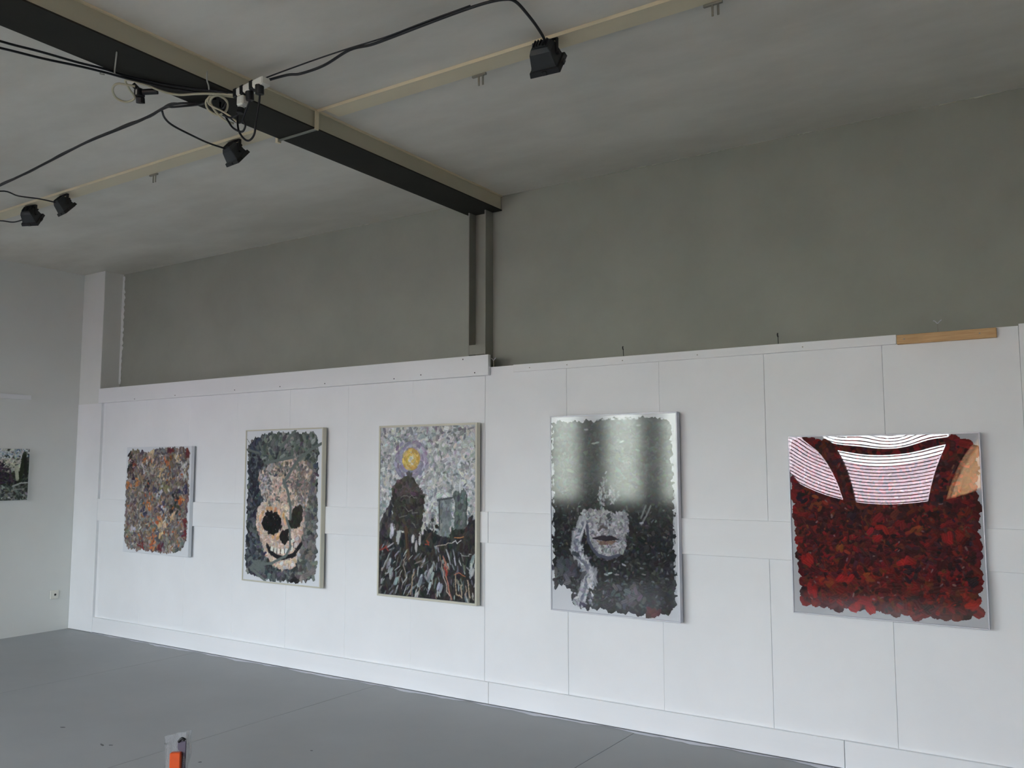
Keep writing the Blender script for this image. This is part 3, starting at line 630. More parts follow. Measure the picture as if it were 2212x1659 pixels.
# 2 --- skull, framed
S = dict(
   cover=[(0.103, 0.96), (0.317, 0.995), (0.658, 0.982), (0.902, 0.986), (0.964, 0.926), (0.952, 0.639), (0.961, 0.429), (0.954, 0.034), (0.833, 0.022), (0.654, 0.007), (0.328, -0.001), (0.047, 0.043), (0.023, 0.121), (0.023, 0.411), (0.048, 0.634), (0.028, 0.823), (0.018, 0.899)],
   skull=[(0.184, 0.724), (0.32, 0.769), (0.453, 0.791), (0.658, 0.805), (0.8, 0.79), (0.877, 0.725), (0.854, 0.61), (0.825, 0.525), (0.797, 0.461), (0.789, 0.384), (0.767, 0.321), (0.746, 0.251), (0.725, 0.174), (0.682, 0.111), (0.528, 0.084), (0.399, 0.121), (0.312, 0.167), (0.252, 0.25), (0.184, 0.327), (0.167, 0.399), (0.188, 0.487), (0.263, 0.532), (0.186, 0.62)],
   eyeL=[(0.323, 0.457), (0.264, 0.43), (0.238, 0.386), (0.28, 0.337), (0.369, 0.31), (0.456, 0.323), (0.502, 0.363), (0.491, 0.42), (0.426, 0.455)],
   eyeR=[(0.67, 0.494), (0.741, 0.506), (0.783, 0.475), (0.768, 0.405), (0.712, 0.361), (0.642, 0.353), (0.585, 0.401), (0.635, 0.437)],
   nose=[(0.528, 0.343), (0.599, 0.352), (0.606, 0.274), (0.542, 0.248), (0.485, 0.271), (0.492, 0.313)],
   mouth=[(0.326, 0.217), (0.37, 0.193), (0.442, 0.175), (0.528, 0.166), (0.669, 0.19), (0.753, 0.251)])
P2 = Paint(260, 400, 0.735)
dark = [(70, 78, 80), (92, 100, 100), (54, 58, 62), (108, 116, 116), (44, 46, 50), (84, 88, 96)]
edge_l = [(52, 56, 66), (70, 78, 88), (38, 40, 48), (96, 102, 104)]
top_g = [(98, 106, 102), (84, 92, 90), (118, 126, 120), (66, 72, 70), (138, 142, 136)]
right_g = [(116, 118, 114), (96, 98, 96), (134, 134, 128), (78, 80, 82), (120, 112, 106)]
P2.base(inset(S['cover'], 0.01), dark + top_g, 0.018, 0.009)
fill(P2, inset(S['cover'], 0.03), lambda u, v: edge_l if u < 0.2 else (top_g if v > 0.78 else (right_g if u > 0.7 else dark)), 1900, 0.022, 0.012, relief=0.9)
bone = [(206, 180, 160), (188, 162, 146), (214, 198, 184), (172, 150, 140), (196, 176, 166)]
bonel = [(176, 176, 180), (196, 188, 184), (150, 150, 156), (206, 186, 172)]
boner = [(160, 142, 128), (138, 124, 114), (120, 112, 104), (178, 156, 138)]
P2.base(S['skull'], bone + bonel[:2], 0.016, 0.006)
fill(P2, S['skull'], lambda u, v: (bonel + right_g[:2] if u < 0.38 and v > 0.5 else (boner + right_g[:3] if u > 0.64 and v > 0.42 else (bone + right_g[:2] if v > 0.66 else bone))), 900, 0.018, 0.011)
fill(P2, S['skull'], lambda u, v: [(112, 108, 108), (196, 188, 182), (140, 128, 120), (92, 92, 94), (120, 124, 122)] if v > 0.52 else [(222, 206, 192), (206, 180, 160), (190, 184, 186)], 420, 0.011, 0.006)
fill(P2, [(0.2, 0.74), (0.62, 0.8), (0.8, 0.76), (0.75, 0.7), (0.45, 0.68), (0.22, 0.66)], lambda u, v: right_g, 90, 0.014, 0.008)
fill(P2, [(0.17, 0.30), (0.26, 0.27), (0.34, 0.15), (0.26, 0.10), (0.18, 0.2)], lambda u, v: [(44, 46, 66), (56, 58, 80), (70, 70, 86)], 60, 0.016, 0.009)
fill(P2, [(0.28, 0.25), (0.36, 0.26), (0.36, 0.15), (0.48, 0.10), (0.42, 0.07), (0.32, 0.14)], lambda u, v: [(204, 172, 150), (216, 206, 190), (170, 140, 120)], 60, 0.012, 0.007)
for u, v in [(0.31, 0.475), (0.36, 0.475), (0.42, 0.468), (0.47, 0.45), (0.25, 0.45), (0.22, 0.42), (0.53, 0.44), (0.55, 0.40), (0.24, 0.33), (0.46, 0.305), (0.40, 0.295)]:
    for q in range(3): P2.stroke(u, v + RNG.normal(0, 0.006), 0.02, 0.010, RNG.uniform(0, 3), pick([(214, 174, 132), (206, 184, 164), (184, 140, 100)]))
P2.base(S['eyeL'], [(18, 16, 18), (24, 22, 24)], 0.02, 0.004)
fill(P2, S['eyeL'], lambda u, v: [(18, 16, 18), (26, 24, 26), (12, 11, 13)], 260, 0.014, 0.009, ragged=0.15)
P2.base(S['eyeR'], [(46, 45, 38), (52, 50, 43)], 0.02, 0.004)
fill(P2, S['eyeR'], lambda u, v: [(46, 45, 38), (54, 52, 44), (40, 38, 34)], 260, 0.014, 0.009, ragged=0.15)
for q in range(9): P2.stroke(RNG.uniform(0.3, 0.45), RNG.uniform(0.34, 0.44), 0.006, 0.003, RNG.uniform(0, 3), pick([(96, 92, 96), (88, 30, 30), (120, 116, 116)]))
P2.base(S['nose'], [(26, 24, 24), (32, 30, 30)], 0.02, 0.004)
fill(P2, S['nose'], lambda u, v: [(26, 24, 24), (36, 33, 32), (18, 17, 18)], 120, 0.012, 0.008, ragged=0.2)
P2.path([(0.335, 0.225), (0.37, 0.193), (0.442, 0.170), (0.528, 0.161), (0.669, 0.185), (0.753, 0.251)], 0.026, (30, 30, 34))
P2.path([(0.60, 0.30), (0.67, 0.27), (0.70, 0.22)], 0.012, (70, 64, 60))
for u, v, ww in [(0.385, 0.222, .030), (0.432, 0.214, .03), (0.475, 0.209, .03), (0.525, 0.209, .032), (0.578, 0.214, .032), (0.64, 0.232, .03), (0.69, 0.255, .028)]:
    P2.stroke(u, v - 0.006, 0.017, ww * 0.55, 1.5, pick([(226, 222, 214), (206, 206, 206)]), ragged=0.15)
    P2.stroke(u - ww * 0.75, v - 0.008, 0.018, 0.0035, 1.5, (50, 46, 46), ragged=0.1)
for u, v in [(0.585, 0.138), (0.62, 0.136), (0.69, 0.152), (0.485, 0.107), (0.738, 0.189), (0.711, 0.291), (0.655, 0.276), (0.52, 0.125), (0.66, 0.12), (0.56, 0.10)]:
    P2.stroke(u, v, 0.018, 0.012, RNG.uniform(-.5, .5), pick([(216, 218, 220), (190, 196, 200), (206, 190, 160)]), ragged=0.2)
for w_, pts in [(0.022, [(1.0, 0.908), (0.858, 0.869), (0.715, 0.805), (0.657, 0.768), (0.585, 0.703), (0.527, 0.659), (0.578, 0.594), (0.621, 0.494), (0.62, 0.43)]), (0.02, [(0.274, 0.784), (0.453, 0.802), (0.629, 0.82)]), (0.008, [(0.009, 0.946), (0.041, 0.922)]),
                (0.016, [(0.011, 0.876), (0.167, 0.852)]), (0.022, [(0.482, 0.887), (0.571, 0.946), (0.658, 0.997)]), (0.018, [(0.571, 0.415), (0.613, 0.352), (0.627, 0.233), (0.57, 0.176), (0.385, 0.12), (0.195, 0.106), (0.135, 0.125)]), (0.018, [(0.181, 0.913), (0.228, 0.859)]), (0.02, [(0.106, 0.074), (0.299, 0.005)])]:
    P2.path(pts, w_, (104, 113, 110), streak=0.04, ragged=0.08, relief=1.3)
for q in range(14): P2.stroke(0.2 + RNG.normal(0, .06), 0.10 + RNG.normal(0, 0.02), 0.03, 0.012, RNG.uniform(0, 3), (104, 112, 110), streak=0.05)
for u, v in [(0.66, 0.02), (0.69, 0.03), (0.72, 0.018)]: P2.stroke(u, v, 0.025, 0.014, 0.4, (34, 32, 34))
P2.base([(0.03, 0.80), (0.15, 0.80), (0.13, 0.45), (0.03, 0.45)], edge_l, 0.016, 0.008)
fill(P2, [(0.03, 0.80), (0.17, 0.78), (0.14, 0.45), (0.03, 0.45)], lambda u, v: edge_l, 90, 0.016, 0.009)
picture('framed painting of a pale skull with black eye sockets and grey cracks', -5.711, 0.633, 0.882, 1.204, P2, frame=M['alu_warm'], fw=0.010, board=M['canvas'], relief=0.003, margin=0.012)

# 3 --- ruined city, framed
P3 = Paint(300, 430, 0.725)
sky_p = [(196, 200, 200), (178, 184, 184), (158, 164, 166), (206, 210, 208), (140, 146, 148), (188, 194, 198), (206, 204, 196)]
P3.base(None, sky_p, 0.02)
fill(P3, FULL, lambda u, v: sky_p if v > 0.36 else [(44, 46, 46), (60, 62, 60), (34, 35, 38), (76, 80, 82), (50, 46, 42)], 2200, 0.020, 0.011)
fill(P3, FULL, lambda u, v: [(120, 126, 130), (210, 214, 214), (168, 170, 176)] if v > 0.42 else [(70, 74, 76), (40, 40, 44), (96, 100, 102), (30, 32, 34)], 900, 0.012, 0.006)
for q in range(140):
    a_ = RNG.uniform(0, 6.28); r_ = RNG.uniform(0.5, 1.0)
    P3.stroke(0.34 + math.cos(a_) * 0.19 * r_, 0.80 + math.sin(a_) * 0.125 * r_, 0.018, 0.010, a_ + 1.57, pick([(150, 148, 172), (166, 162, 182), (140, 136, 158), (176, 174, 186)]))
fill(P3, [(0.0, 0.97), (1, 0.97), (1, 1.02), (0, 1.02)], lambda u, v: [(120, 124, 132), (150, 154, 160)], 60, 0.02, 0.009)
for q in range(170):
    a_ = RNG.uniform(0, 6.28); r_ = math.sqrt(RNG.uniform(0, 1))
    P3.stroke(0.34 + math.cos(a_) * 0.088 * r_, 0.807 + math.sin(a_) * 0.064 * r_, 0.015, 0.008, a_ + 1.57, pick([(222, 192, 112), (206, 176, 96), (214, 196, 136), (196, 160, 84)]))
for q in range(8): P3.stroke(0.335 + RNG.normal(0, .012), 0.805 + RNG.normal(0, .012), 0.012, 0.006, RNG.uniform(0, 3), pick([(220, 216, 196), (206, 206, 196)]))
slope = [(0.136, 0.57), (0.087, 0.517), (0.018, 0.441), (-0.002, 0.291), (0.172, 0.297), (0.143, 0.444)]
P3.base(slope, [(72, 70, 74), (56, 56, 58)], 0.018, 0.004)
fill(P3, slope, lambda u, v: [(72, 70, 74), (56, 56, 58), (96, 92, 88), (44, 44, 48)], 120, 0.018, 0.009, ang=lambda u, v: 1.1)
ground = [(-0.02, 0.31), (0.171, 0.363), (0.267, 0.366), (0.441, 0.325), (0.493, 0.393), (0.61, 0.368), (0.712, 0.357), (0.787, 0.401), (0.911, 0.411), (0.948, 0.468), (1.02, 0.462), (1.02, -0.02), (-0.02, -0.02)]
P3.base(ground, [(42, 43, 44), (56, 58, 58), (34, 35, 38)], 0.018, 0.004)
fill(P3, ground, lambda u, v: [(42, 43, 44), (56, 58, 58), (32, 33, 36), (64, 60, 54), (46, 42, 40)], 700, 0.022, 0.011, ang=lambda u, v: 1.9 if u < 0.5 else 1.4)
tow1 = [(0.633, 0.565), (0.763, 0.581), (0.765, 0.478), (0.75, 0.379), (0.712, 0.357), (0.635, 0.376), (0.648, 0.483)]
tow2 = [(0.782, 0.613), (0.875, 0.635), (0.912, 0.607), (0.918, 0.53), (0.911, 0.418), (0.787, 0.401), (0.8, 0.514)]
P3.base(tow1, [(112, 120, 122), (128, 136, 138)], 0.018, 0.004)
fill(P3, tow1, lambda u, v: [(112, 120, 122), (128, 136, 138), (98, 104, 106), (140, 146, 146)], 150, 0.016, 0.008, ang=lambda u, v: 1.57, ragged=0.15)
P3.base(tow2, [(86, 96, 94), (98, 108, 106)], 0.018, 0.004)
fill(P3, tow2, lambda u, v: [(86, 96, 94), (98, 108, 106), (76, 84, 82), (110, 118, 114)], 170, 0.016, 0.008, ang=lambda u, v: 1.57, ragged=0.15)
P3.path([(0.632, 0.57), (0.765, 0.583)], 0.012, (84, 90, 92)); P3.path([(0.85, 0.628), (0.853, 0.675)], 0.016, (206, 212, 214))
P3.path([(0.64, 0.56), (0.642, 0.40)], 0.007, (70, 76, 76)); P3.path([(0.915, 0.60), (0.912, 0.43)], 0.007, (60, 66, 64))
bld = [(0.32, 0.723), (0.36, 0.697), (0.414, 0.646), (0.48, 0.588), (0.473, 0.501), (0.454, 0.407), (0.421, 0.363), (0.307, 0.374), (0.178, 0.393), (0.15, 0.444), (0.154, 0.518), (0.136, 0.562), (0.142, 0.637), (0.184, 0.674), (0.266, 0.689)]
P3.base(bld, [(62, 61, 56), (74, 72, 66), (54, 53, 50)], 0.018, 0.004)
fill(P3, bld, lambda u, v: [(70, 66, 62), (84, 78, 74), (92, 82, 84)] if v > 0.6 else [(60, 60, 54), (72, 72, 66), (50, 49, 45), (66, 64, 60)], 420, 0.018, 0.009, ragged=0.15)
for pts in [[(0.24, 0.58), (0.32, 0.60), (0.40, 0.57)], [(0.28, 0.52), (0.34, 0.50), (0.42, 0.49)], [(0.22, 0.46), (0.30, 0.47)], [(0.36, 0.43), (0.40, 0.40)]]: P3.path(pts, 0.005, (112, 110, 106), wig=0.006, ragged=0.5)
P3.path([(0.145, 0.56), (0.16, 0.62)], 0.012, (54, 52, 50))
for u, v in [(0.137, 0.362), (0.206, 0.335), (0.368, 0.332), (0.44, 0.327), (0.401, 0.297), (0.21, 0.355), (0.14, 0.40)]:
    for q in range(3): P3.stroke(u + RNG.normal(0, .006), v + RNG.normal(0, .01), 0.024, 0.009, 1.5, pick([(190, 192, 196), (206, 206, 206), (164, 166, 172)]))
P3.path([(0.294, 0.385), (0.307, 0.301), (0.321, 0.229)], 0.026, (84, 66, 50)); P3.path([(0.31, 0.36), (0.318, 0.28)], 0.01, (60, 46, 38))
fill(P3, [(0.532, 0.452), (0.584, 0.475), (0.623, 0.447), (0.61, 0.382), (0.532, 0.373)], lambda u, v: [(24, 25, 26), (34, 36, 36)], 70, 0.014, 0.008)
fill(P3, [(0.52, 0.27), (0.60, 0.25), (0.62, 0.2), (0.5, 0.18), (0.46, 0.22)], lambda u, v: [(28, 26, 24), (36, 34, 32)], 60, 0.016, 0.009)
for q in range(170):
    u, v = RNG.uniform(0, 1), RNG.uniform(0, 0.30); an = RNG.normal(1.0 if u < 0.5 else 1.75, 0.35)
    P3.stroke(u, v, RNG.uniform(0.012, 0.034), RNG.uniform(0.003, 0.006), an, pick([(150, 156, 158), (112, 118, 122), (182, 186, 186), (92, 96, 98), (126, 120, 110)]), relief=1.4)
for u, v in [(0.454, 0.112), (0.558, 0.145), (0.173, 0.077), (0.648, 0.078), (0.45, 0.09), (0.13, 0.12), (0.10, 0.18), (0.55, 0.11), (0.985, 0.22), (0.975, 0.17)]:
    for q in range(3): P3.stroke(u + RNG.normal(0, .012), v + RNG.normal(0, .02), 0.026, 0.009, 1.2, pick([(176, 184, 186), (146, 152, 158), (128, 136, 142)]))
for pts, c_, w_ in [([(0.686, 0.243), (0.724, 0.181), (0.724, 0.103), (0.774, 0.015)], (172, 120, 104), 0.012), ([(0.67, 0.22), (0.70, 0.12), (0.74, 0.03)], (176, 160, 150), 0.008), ([(0.70, 0.18), (0.73, 0.15)], (150, 60, 50), 0.014),
                    ([(0.80, 0.15), (0.90, 0.15)], (168, 104, 78), 0.007), ([(0.81, 0.15), (0.82, 0.03), (0.87, 0.03), (0.865, 0.1)], (176, 158, 132), 0.008), ([(0.93, 0.12), (0.95, 0.02)], (182, 164, 140), 0.008), ([(0.91, 0.09), (0.91, 0.03)], (170, 150, 130), 0.007),
                    ([(0.80, 0.358), (0.88, 0.366)], (190, 132, 86), 0.007), ([(0.50, 0.31), (0.54, 0.325)], (160, 76, 60), 0.008), ([(0.0, 0.26), (0.10, 0.262)], (140, 64, 58), 0.012), ([(0.60, 0.30), (0.70, 0.315), (0.80, 0.335)], (176, 168, 156), 0.006), ([(0.78, 0.33), (0.86, 0.34)], (196, 198, 200), 0.007),
                    ([(0.35, 0.02), (0.36, 0.1), (0.39, 0.15)], (160, 142, 120), 0.01), ([(0.29, 0.12), (0.27, 0.2), (0.30, 0.24)], (150, 140, 128), 0.008), ([(0.22, 0.08), (0.25, 0.15)], (140, 140, 138), 0.009), ([(0.86, 0.27), (0.90, 0.25), (0.95, 0.27)], (150, 152, 150), 0.006)]:
    P3.path(pts, w_ * 0.8, c_, relief=1.4, wig=0.007, ragged=0.5)
fill(P3, [(-0.01, 0.34), (0.02, 0.34), (0.03, -0.01), (-0.01, -0.01)], lambda u, v: [(70, 52, 40), (52, 44, 40), (92, 60, 44)], 60, 0.018, 0.006, ang=lambda u, v: 1.57)
picture('framed painting of a ruined dark city under a round yellow sun', -4.262, 0.627, 0.873, 1.205, P3, frame=M['alu_warm'], fw=0.014, board=M['canvas'], relief=0.0028, margin=0.014)

# 4 --- half face, behind satin acrylic
D = dict(
   face=[(0.265, 0.522), (0.437, 0.516), (0.494, 0.508), (0.626, 0.511), (0.626, 0.441), (0.614, 0.385), (0.591, 0.322), (0.547, 0.292), (0.469, 0.276), (0.39, 0.286), (0.339, 0.319), (0.311, 0.375), (0.276, 0.432)],
   nose=[(0.443, 0.514), (0.494, 0.516), (0.502, 0.459), (0.482, 0.427), (0.437, 0.426), (0.448, 0.458)],
   upperlip=[(0.345, 0.373), (0.414, 0.392), (0.459, 0.387), (0.504, 0.394), (0.548, 0.376), (0.448, 0.366)], lowerlip=[(0.368, 0.363), (0.537, 0.369), (0.492, 0.346), (0.402, 0.344)],
   strand=[(0.259, 0.438), (0.217, 0.358), (0.229, 0.286), (0.287, 0.232), (0.316, 0.183), (0.275, 0.124), (0.252, 0.073)])
P4 = Paint(340, 480, 0.713)
cov4 = [(0.012, 0.98), (0.2, 0.975), (0.5, 0.985), (0.8, 0.985), (0.95, 0.965), (0.965, 0.9), (0.97, 0.6), (0.975, 0.3), (0.975, 0.08), (0.94, 0.03), (0.8, 0.012), (0.5, 0.012), (0.36, 0.02), (0.22, 0.02), (0.17, 0.05), (0.16, 0.11), (0.09, 0.125), (0.02, 0.105), (0.01, 0.5)]
base4 = [(30, 32, 33), (42, 45, 46), (24, 25, 27), (54, 58, 60), (38, 36, 36), (32, 36, 42)]
P4.base(inset(cov4, 0.005), base4, 0.018, 0.008)
fill(P4, inset(cov4, 0.02), lambda u, v: base4, 2300, 0.020, 0.011)
fill(P4, inset(cov4, 0.04), lambda u, v: [(66, 70, 72), (30, 31, 34), (84, 88, 90), (50, 45, 45), (40, 42, 46), (24, 25, 27)] if v < 0.55 else [(50, 54, 56), (40, 43, 45), (56, 60, 62), (34, 36, 38)], 1500, 0.010, 0.005, relief=1.3)
fill(P4, inset(cov4, 0.05), lambda u, v: [(120, 124, 126), (104, 104, 110), (96, 86, 78)] if v < 0.55 else [(54, 58, 60), (46, 48, 50)], 230, 0.008, 0.0035, relief=1.4)
P4.base(D['face'], [(168, 170, 175), (184, 186, 190), (150, 152, 158)], 0.014, 0.005)
fill(P4, D['face'], lambda u, v: [(182, 184, 188), (164, 166, 172), (196, 198, 200), (148, 150, 156)], 420, 0.015, 0.008)
fill(P4, D['face'], lambda u, v: [(206, 208, 210), (128, 130, 136), (176, 172, 172), (112, 112, 118)], 420, 0.009, 0.0035, relief=1.3)
fill(P4, [(0.47, 0.51), (0.6, 0.515), (0.63, 0.44), (0.60, 0.33), (0.56, 0.30), (0.58, 0.42)], lambda u, v: [(150, 152, 158), (130, 132, 138)], 90, 0.012, 0.006)
fill(P4, D['nose'], lambda u, v: [(58, 58, 62), (74, 74, 78), (48, 47, 50)], 110, 0.011, 0.006, ragged=0.2)
P4.path([(0.40, 0.42), (0.42, 0.435), (0.45, 0.43)], 0.012, (96, 90, 88)); P4.path([(0.41, 0.475), (0.405, 0.45)], 0.008, (112, 110, 112))
P4.base(D['upperlip'], [(50, 44, 54), (58, 50, 58)], 0.014, 0.002)
fill(P4, D['upperlip'], lambda u, v: [(50, 44, 54), (64, 54, 62), (40, 36, 44)], 130, 0.010, 0.005, ragged=0.15)
P4.base(D['lowerlip'], [(146, 122, 106), (132, 108, 96)], 0.014, 0.002)
fill(P4, D['lowerlip'], lambda u, v: [(150, 126, 110), (132, 108, 96), (166, 146, 130)], 90, 0.009, 0.005, ragged=0.15)
P4.path([(0.35, 0.374), (0.45, 0.366), (0.545, 0.375)], 0.006, (40, 34, 40))
P4.path([(0.30, 0.43), (0.31, 0.36), (0.345, 0.32), (0.39, 0.29), (0.47, 0.279), (0.54, 0.294)], 0.016, (84, 88, 104))
for t in range(4):
    P4.path([(u + RNG.normal(0, .012), v) for u, v in D['strand']], 0.05 if t < 2 else 0.02, [(160, 164, 172), (186, 190, 196), (204, 206, 210), (120, 124, 138)][t], ragged=0.5)
fill(P4, [(0.20, 0.43), (0.25, 0.44), (0.26, 0.34), (0.30, 0.28), (0.36, 0.17), (0.34, 0.05), (0.18, 0.04), (0.20, 0.13), (0.27, 0.18), (0.19, 0.30)], lambda u, v: [(206, 208, 212), (180, 184, 190), (146, 150, 160), (116, 120, 134), (214, 214, 216)], 300, 0.012, 0.005, relief=1.3)
fill(P4, [(0.164, 0.032), (0.343, 0.047), (0.366, 0.017), (0.17, 0.004)], lambda u, v: [(48, 50, 84), (36, 38, 66), (60, 62, 90)], 80, 0.014, 0.007)
for pts, w_, n_ in [([(0.426, 0.528), (0.404, 0.585), (0.427, 0.636), (0.45, 0.679)], 0.022, 60), ([(0.438, 0.579), (0.517, 0.622)], 0.016, 24), ([(0.50, 0.56), (0.56, 0.60)], 0.014, 16), ([(0.48, 0.65), (0.52, 0.60), (0.50, 0.55)], 0.016, 24)]:
    Pp = np.array(pts)
    for q in range(n_):
        t = RNG.uniform(0, len(Pp) - 1.001); i_ = int(t); c0 = Pp[i_] + (Pp[i_ + 1] - Pp[i_]) * (t - i_) + RNG.normal(0, w_ * 0.5, 2)
        P4.stroke(c0[0], c0[1], 0.010, 0.004, RNG.uniform(0.6, 2.4), pick([(176, 180, 184), (136, 140, 144), (200, 204, 206), (104, 108, 110)]), ragged=0.5, mix=0.7)
for pts in [[(0.799, 0.542), (0.77, 0.5), (0.734, 0.458)], [(0.76, 0.54), (0.73, 0.49)]]: P4.path(pts, 0.010, (120, 122, 126), ragged=0.6)
for u, v in [(0.36, 0.858), (0.39, 0.862), (0.586, 0.864), (0.30, 0.93), (0.72, 0.945), (0.71, 0.82), (0.48, 0.204), (0.535, 0.2), (0.45, 0.196), (0.73, 0.46), (0.59, 0.25)]:
    P4.stroke(u, v, 0.013, 0.005, RNG.uniform(-.4, .4), pick([(206, 210, 214), (180, 184, 188)] if v < 0.6 else [(150, 156, 160), (128, 134, 138)]), ragged=0.6)
for q in range(26): P4.stroke(0.12 + RNG.normal(0, .05), 0.21 + RNG.normal(0, .03), 0.024, 0.012, RNG.uniform(0, 3), pick([(70, 76, 82), (84, 88, 94)]))
for q in range(26): P4.stroke(0.633 + RNG.normal(0, .06), 0.117 + RNG.normal(0, .03), 0.02, 0.010, RNG.uniform(0, 3), pick([(96, 92, 96), (82, 80, 86)]))
for q in range(14): P4.stroke(0.80 + RNG.normal(0, .03), 0.035 + RNG.normal(0, .012), 0.018, 0.010, RNG.uniform(0, 3), pick([(92, 52, 54), (78, 46, 48)]))
for q in range(50):                                                           # bare white nicks along the edges
    sd = RNG.integers(3); t = RNG.uniform(0.1, 0.97)
    u, v = [(0.012 + RNG.uniform(0, .01), t), (0.968 + RNG.uniform(0, .01), t), (t, 0.98)][sd]
    P4.stroke(u, v, 0.010, 0.005, 1.57 if sd < 2 else 0, (206, 212, 218))
picture('painting of a pale half face with dark lips emerging from black, behind satin glazing', -2.823, 0.652, 0.858, 1.202, P4, frame=M['alu'], fw=0.008, board=M['canvas'], relief=0.0022, margin=0.008, sheet=M['acrylic_matt'])

# 5 --- red picture behind warped clear acrylic
P5 = Paint(440, 440, 0.99)
cov5 = [(0.003, 0.93), (0.015, 0.985), (0.243, 0.99), (0.669, 0.99), (0.901, 0.99), (0.932, 0.971), (0.97, 0.965), (0.985, 0.94), (0.982, 0.729), (0.98, 0.522), (0.98, 0.317), (0.98, 0.182), (0.974, 0.061), (0.919, 0.035), (0.761, 0.03), (0.663, 0.022), (0.497, 0.028), (0.457, 0.057), (0.359, 0.035), (0.253, 0.032), (0.145, 0.048), (0.042, 0.042), (0.038, 0.209), (0.018, 0.509), (0.007, 0.739)]
red = [(112, 24, 26), (134, 28, 27), (88, 20, 24), (142, 33, 29), (66, 18, 22), (112, 40, 28), (98, 28, 36)]
red2 = [(60, 16, 20), (84, 20, 24), (130, 30, 28), (110, 46, 26), (74, 32, 40), (96, 22, 26)]
P5.base(inset(cov5, 0.04), red2, 0.024, 0.008)
ins = np.array(inset(cov5, 0.055))
for k in range(len(ins)):                                                      # round dabs along the edge
    p, q = ins[k], ins[(k + 1) % len(ins)]; L_ = np.hypot(*(q - p)); n_ = max(int(L_ / 0.042), 1)
    for t in range(n_):
        c0 = p + (q - p) * t / n_ + RNG.normal(0, 0.006, 2); P5.stroke(c0[0], c0[1], 0.036, 0.032, RNG.uniform(0, 3), pick(red), ragged=0.2)
fill(P5, inset(cov5, 0.07), lambda u, v: red if v < 0.3 else red2, 2100, 0.026, 0.015)
fill(P5, inset(cov5, 0.04), lambda u, v: [(150, 32, 29), (130, 29, 28), (60, 18, 20), (112, 54, 28), (88, 44, 52), (44, 16, 20), (96, 24, 26), (74, 22, 25)], 1000, 0.016, 0.008, relief=1.2)
fill(P5, inset(cov5, 0.06), lambda u, v: [(140, 74, 36), (150, 120, 120), (40, 30, 46), (176, 40, 34), (110, 80, 60)], 240, 0.010, 0.004, relief=1.3)
for u, v in [(0.42, 0.05), (0.36, 0.06), (0.40, 0.075), (0.85, 0.45), (0.48, 0.47), (0.29, 0.2), (0.62, 0.31), (0.09, 0.3), (0.1, 0.13), (0.93, 0.1)]:
    for q in range(5): P5.stroke(u + RNG.normal(0, .02), v + RNG.normal(0, .015), 0.026, 0.014, RNG.uniform(0, 3), pick([(182, 36, 32), (168, 34, 32)]))
for u, v in [(0.06, 0.64), (0.63, 0.26), (0.94, 0.25), (0.97, 0.82), (0.34, 0.56), (0.80, 0.65), (0.05, 0.9), (0.05, 0.88)]:
    for q in range(6): P5.stroke(u + RNG.normal(0, .014), v + RNG.normal(0, .018), 0.02, 0.010, RNG.uniform(0, 3), pick([(40, 24, 34), (34, 20, 26), (58, 34, 40)]))
for u, v in [(0.42, 0.215), (0.20, 0.19), (0.15, 0.62), (0.28, 0.37), (0.68, 0.5)]:
    for q in range(6): P5.stroke(u + RNG.normal(0, .02), v + RNG.normal(0, .015), 0.02, 0.009, RNG.uniform(0, 3), pick([(150, 74, 30), (164, 60, 32)]))
XC5 = -0.875
def warp5(x, z):
    dz = max(z - 1.25, 0.0)
    g_ = (0.085 * dz + 0.05 * dz * dz) * (1.0 if x < XC5 else 0.75)
    t = max(z - 1.60, 0.0)
    return max((x - XC5) ** 2 * g_, 0) + 0.02 * t * t * math.sin((x + 1.33) * 21.0) * 0.6
picture('square painting of thick dark red strokes behind warped clear acrylic mirroring windows', -1.333, 0.768, 0.914, 0.93, P5, frame=M['alu'], fw=0.006, board=M['canvas'], relief=0.0022, margin=0.006, sheet=M['acrylic'], warp=warp5)

# 6 --- small landscape on the side wall
P0 = Paint(150, 150, 1.0)
def pal0(u, v):
    if v > 0.80: return [(206, 214, 216), (182, 196, 206), (220, 222, 216)]
    if v > 0.55 and u < 0.85: return [(214, 214, 198), (204, 204, 188), (190, 192, 182)]
    if v > 0.28: return [(58, 62, 52), (44, 46, 40), (78, 84, 70), (36, 34, 38)]
    return [(96, 106, 100), (70, 78, 74), (130, 138, 130), (52, 56, 54), (150, 156, 150)]
P0.base(None, [(60, 66, 58), (90, 98, 90)], 0.03)
fill(P0, FULL, pal0, 900, 0.035, 0.016)
for q in range(30): P0.stroke(RNG.uniform(0, 1), RNG.uniform(0.85, 1.0), 0.02, 0.012, RNG.uniform(0, 3), pick([(90, 116, 150), (120, 140, 164)]))
fill(P0, [(0.2, 0.3), (0.4, 0.78), (0.62, 0.62), (0.74, 0.35)], lambda u, v: [(62, 52, 70), (46, 38, 48), (78, 66, 76)], 160, 0.03, 0.014)
P0.path([(0.90, 0.85), (0.87, 0.6), (0.82, 0.4)], 0.09, (44, 52, 36)); P0.path([(0.92, 0.8), (0.95, 0.5)], 0.06, (40, 42, 36))
P0.path([(0.76, 0.6), (0.78, 0.45)], 0.07, (182, 186, 166))
P0.path([(0.72, 0.28), (0.85, 0.33), (0.97, 0.34)], 0.03, (168, 174, 170)); P0.path([(0.7, 0.2), (0.9, 0.22)], 0.02, (140, 146, 142))
fill(P0, [(0, 0), (1, 0), (1, 0.07), (0, 0.07)], lambda u, v: [(196, 202, 196), (120, 128, 122), (90, 96, 92)], 60, 0.02, 0.012)
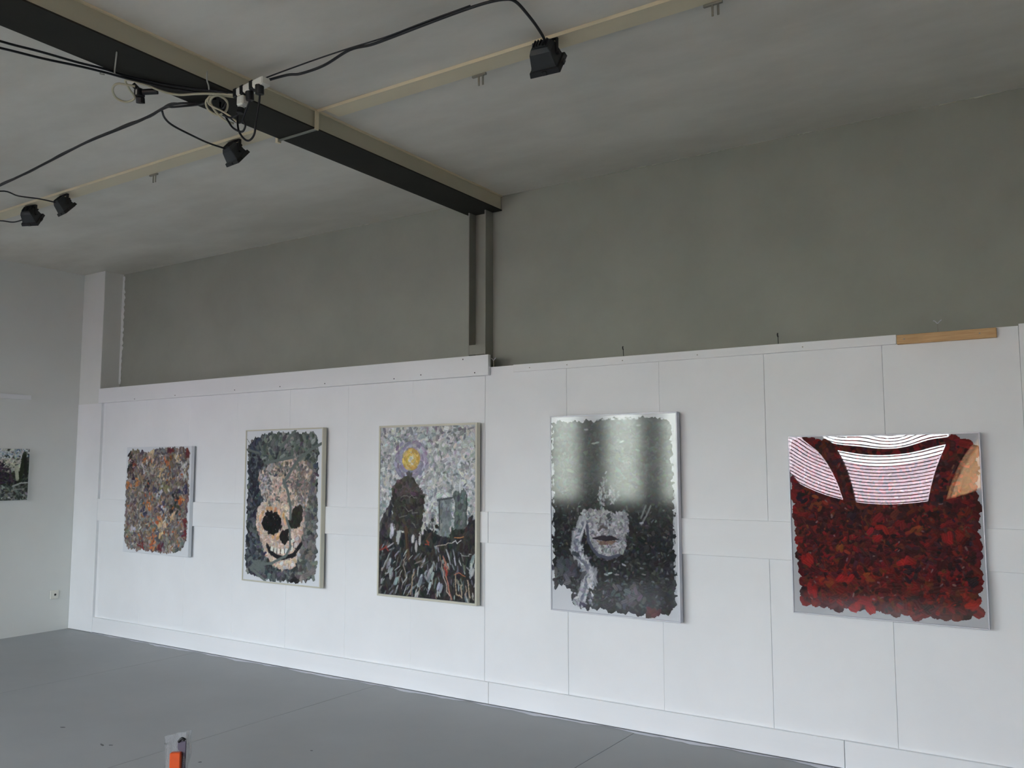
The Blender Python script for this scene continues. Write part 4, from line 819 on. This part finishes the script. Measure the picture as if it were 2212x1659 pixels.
rt = picture('small landscape painting with dark hill and tree on the side wall', 0, 0, 0.472, 0.472, P0, depth=0.030, board=M['canvas'], relief=0.003, rot=math.pi / 2, loc=(XL + 0.0305, -0.961, 1.236))

# ------------------------------------------------------------------ orange bar in a plastic bag, standing on the floor
ob = empty('orange_bar', (-3.103, -2.515, 0), (0, 0, 0.62)); tag(ob, 'upright orange bar with clear plastic bag pulled over its top, standing on grey floor', 'bar')
MB().box(-0.021, 0.021, -0.012, 0.012, 0.0, 0.398).build('bar', M['orange'], ob, bevel=0.003)
MB().box(0.000, 0.034, 0.014, 0.022, 0.0, 0.435).build('inner_blade', mat('dark tinted steel', (84, 78, 92), 0.4), ob, bevel=0.002)
MB().tube([(0.004, 0.016, 0.4335), (0.018, 0.012, 0.447), (0.03, 0.014, 0.440)], 0.006, 8, 4).build('hanging_hook', M['black_plastic'], ob, smooth=True)
nb, nz = 40, 46; bv = []; bf = []
rr = np.random.default_rng(5); ph = rr.uniform(0, 6.28, 8)
for j in range(nz + 1):
    z = 0.10 + 0.362 * j / nz; tt = j / nz
    for i in range(nb):
        a_ = 2 * math.pi * i / nb
        ex = 0.048 - 0.006 * math.sin(3 * tt + 1) + 0.004 * math.sin(5 * a_ + 9 * tt + ph[0]) + 0.004 * math.sin(3 * a_ - 14 * tt + ph[1])
        ey = 0.030 * (1 - 0.75 * max(0, (tt - 0.72) / 0.28)) + 0.003 * math.sin(7 * a_ + 12 * tt + ph[2])
        sh = -0.008 + 0.012 * max(0, tt - 0.6)
        bv.append((sh + ex * math.copysign(abs(math.cos(a_)) ** 0.8, math.cos(a_)), 0.034 + ey * math.sin(a_), z + (0.012 * math.cos(a_) if tt > 0.9 else 0)))
for j in range(nz):
    for i in range(nb):
        a_ = j * nb + i; b_ = j * nb + (i + 1) % nb; bf.append((a_, b_, b_ + nb, a_ + nb))
me = bpy.data.meshes.new('plastic_bag'); me.from_pydata(bv, [], bf); link('plastic_bag', me, M['bag'], ob, smooth=True)
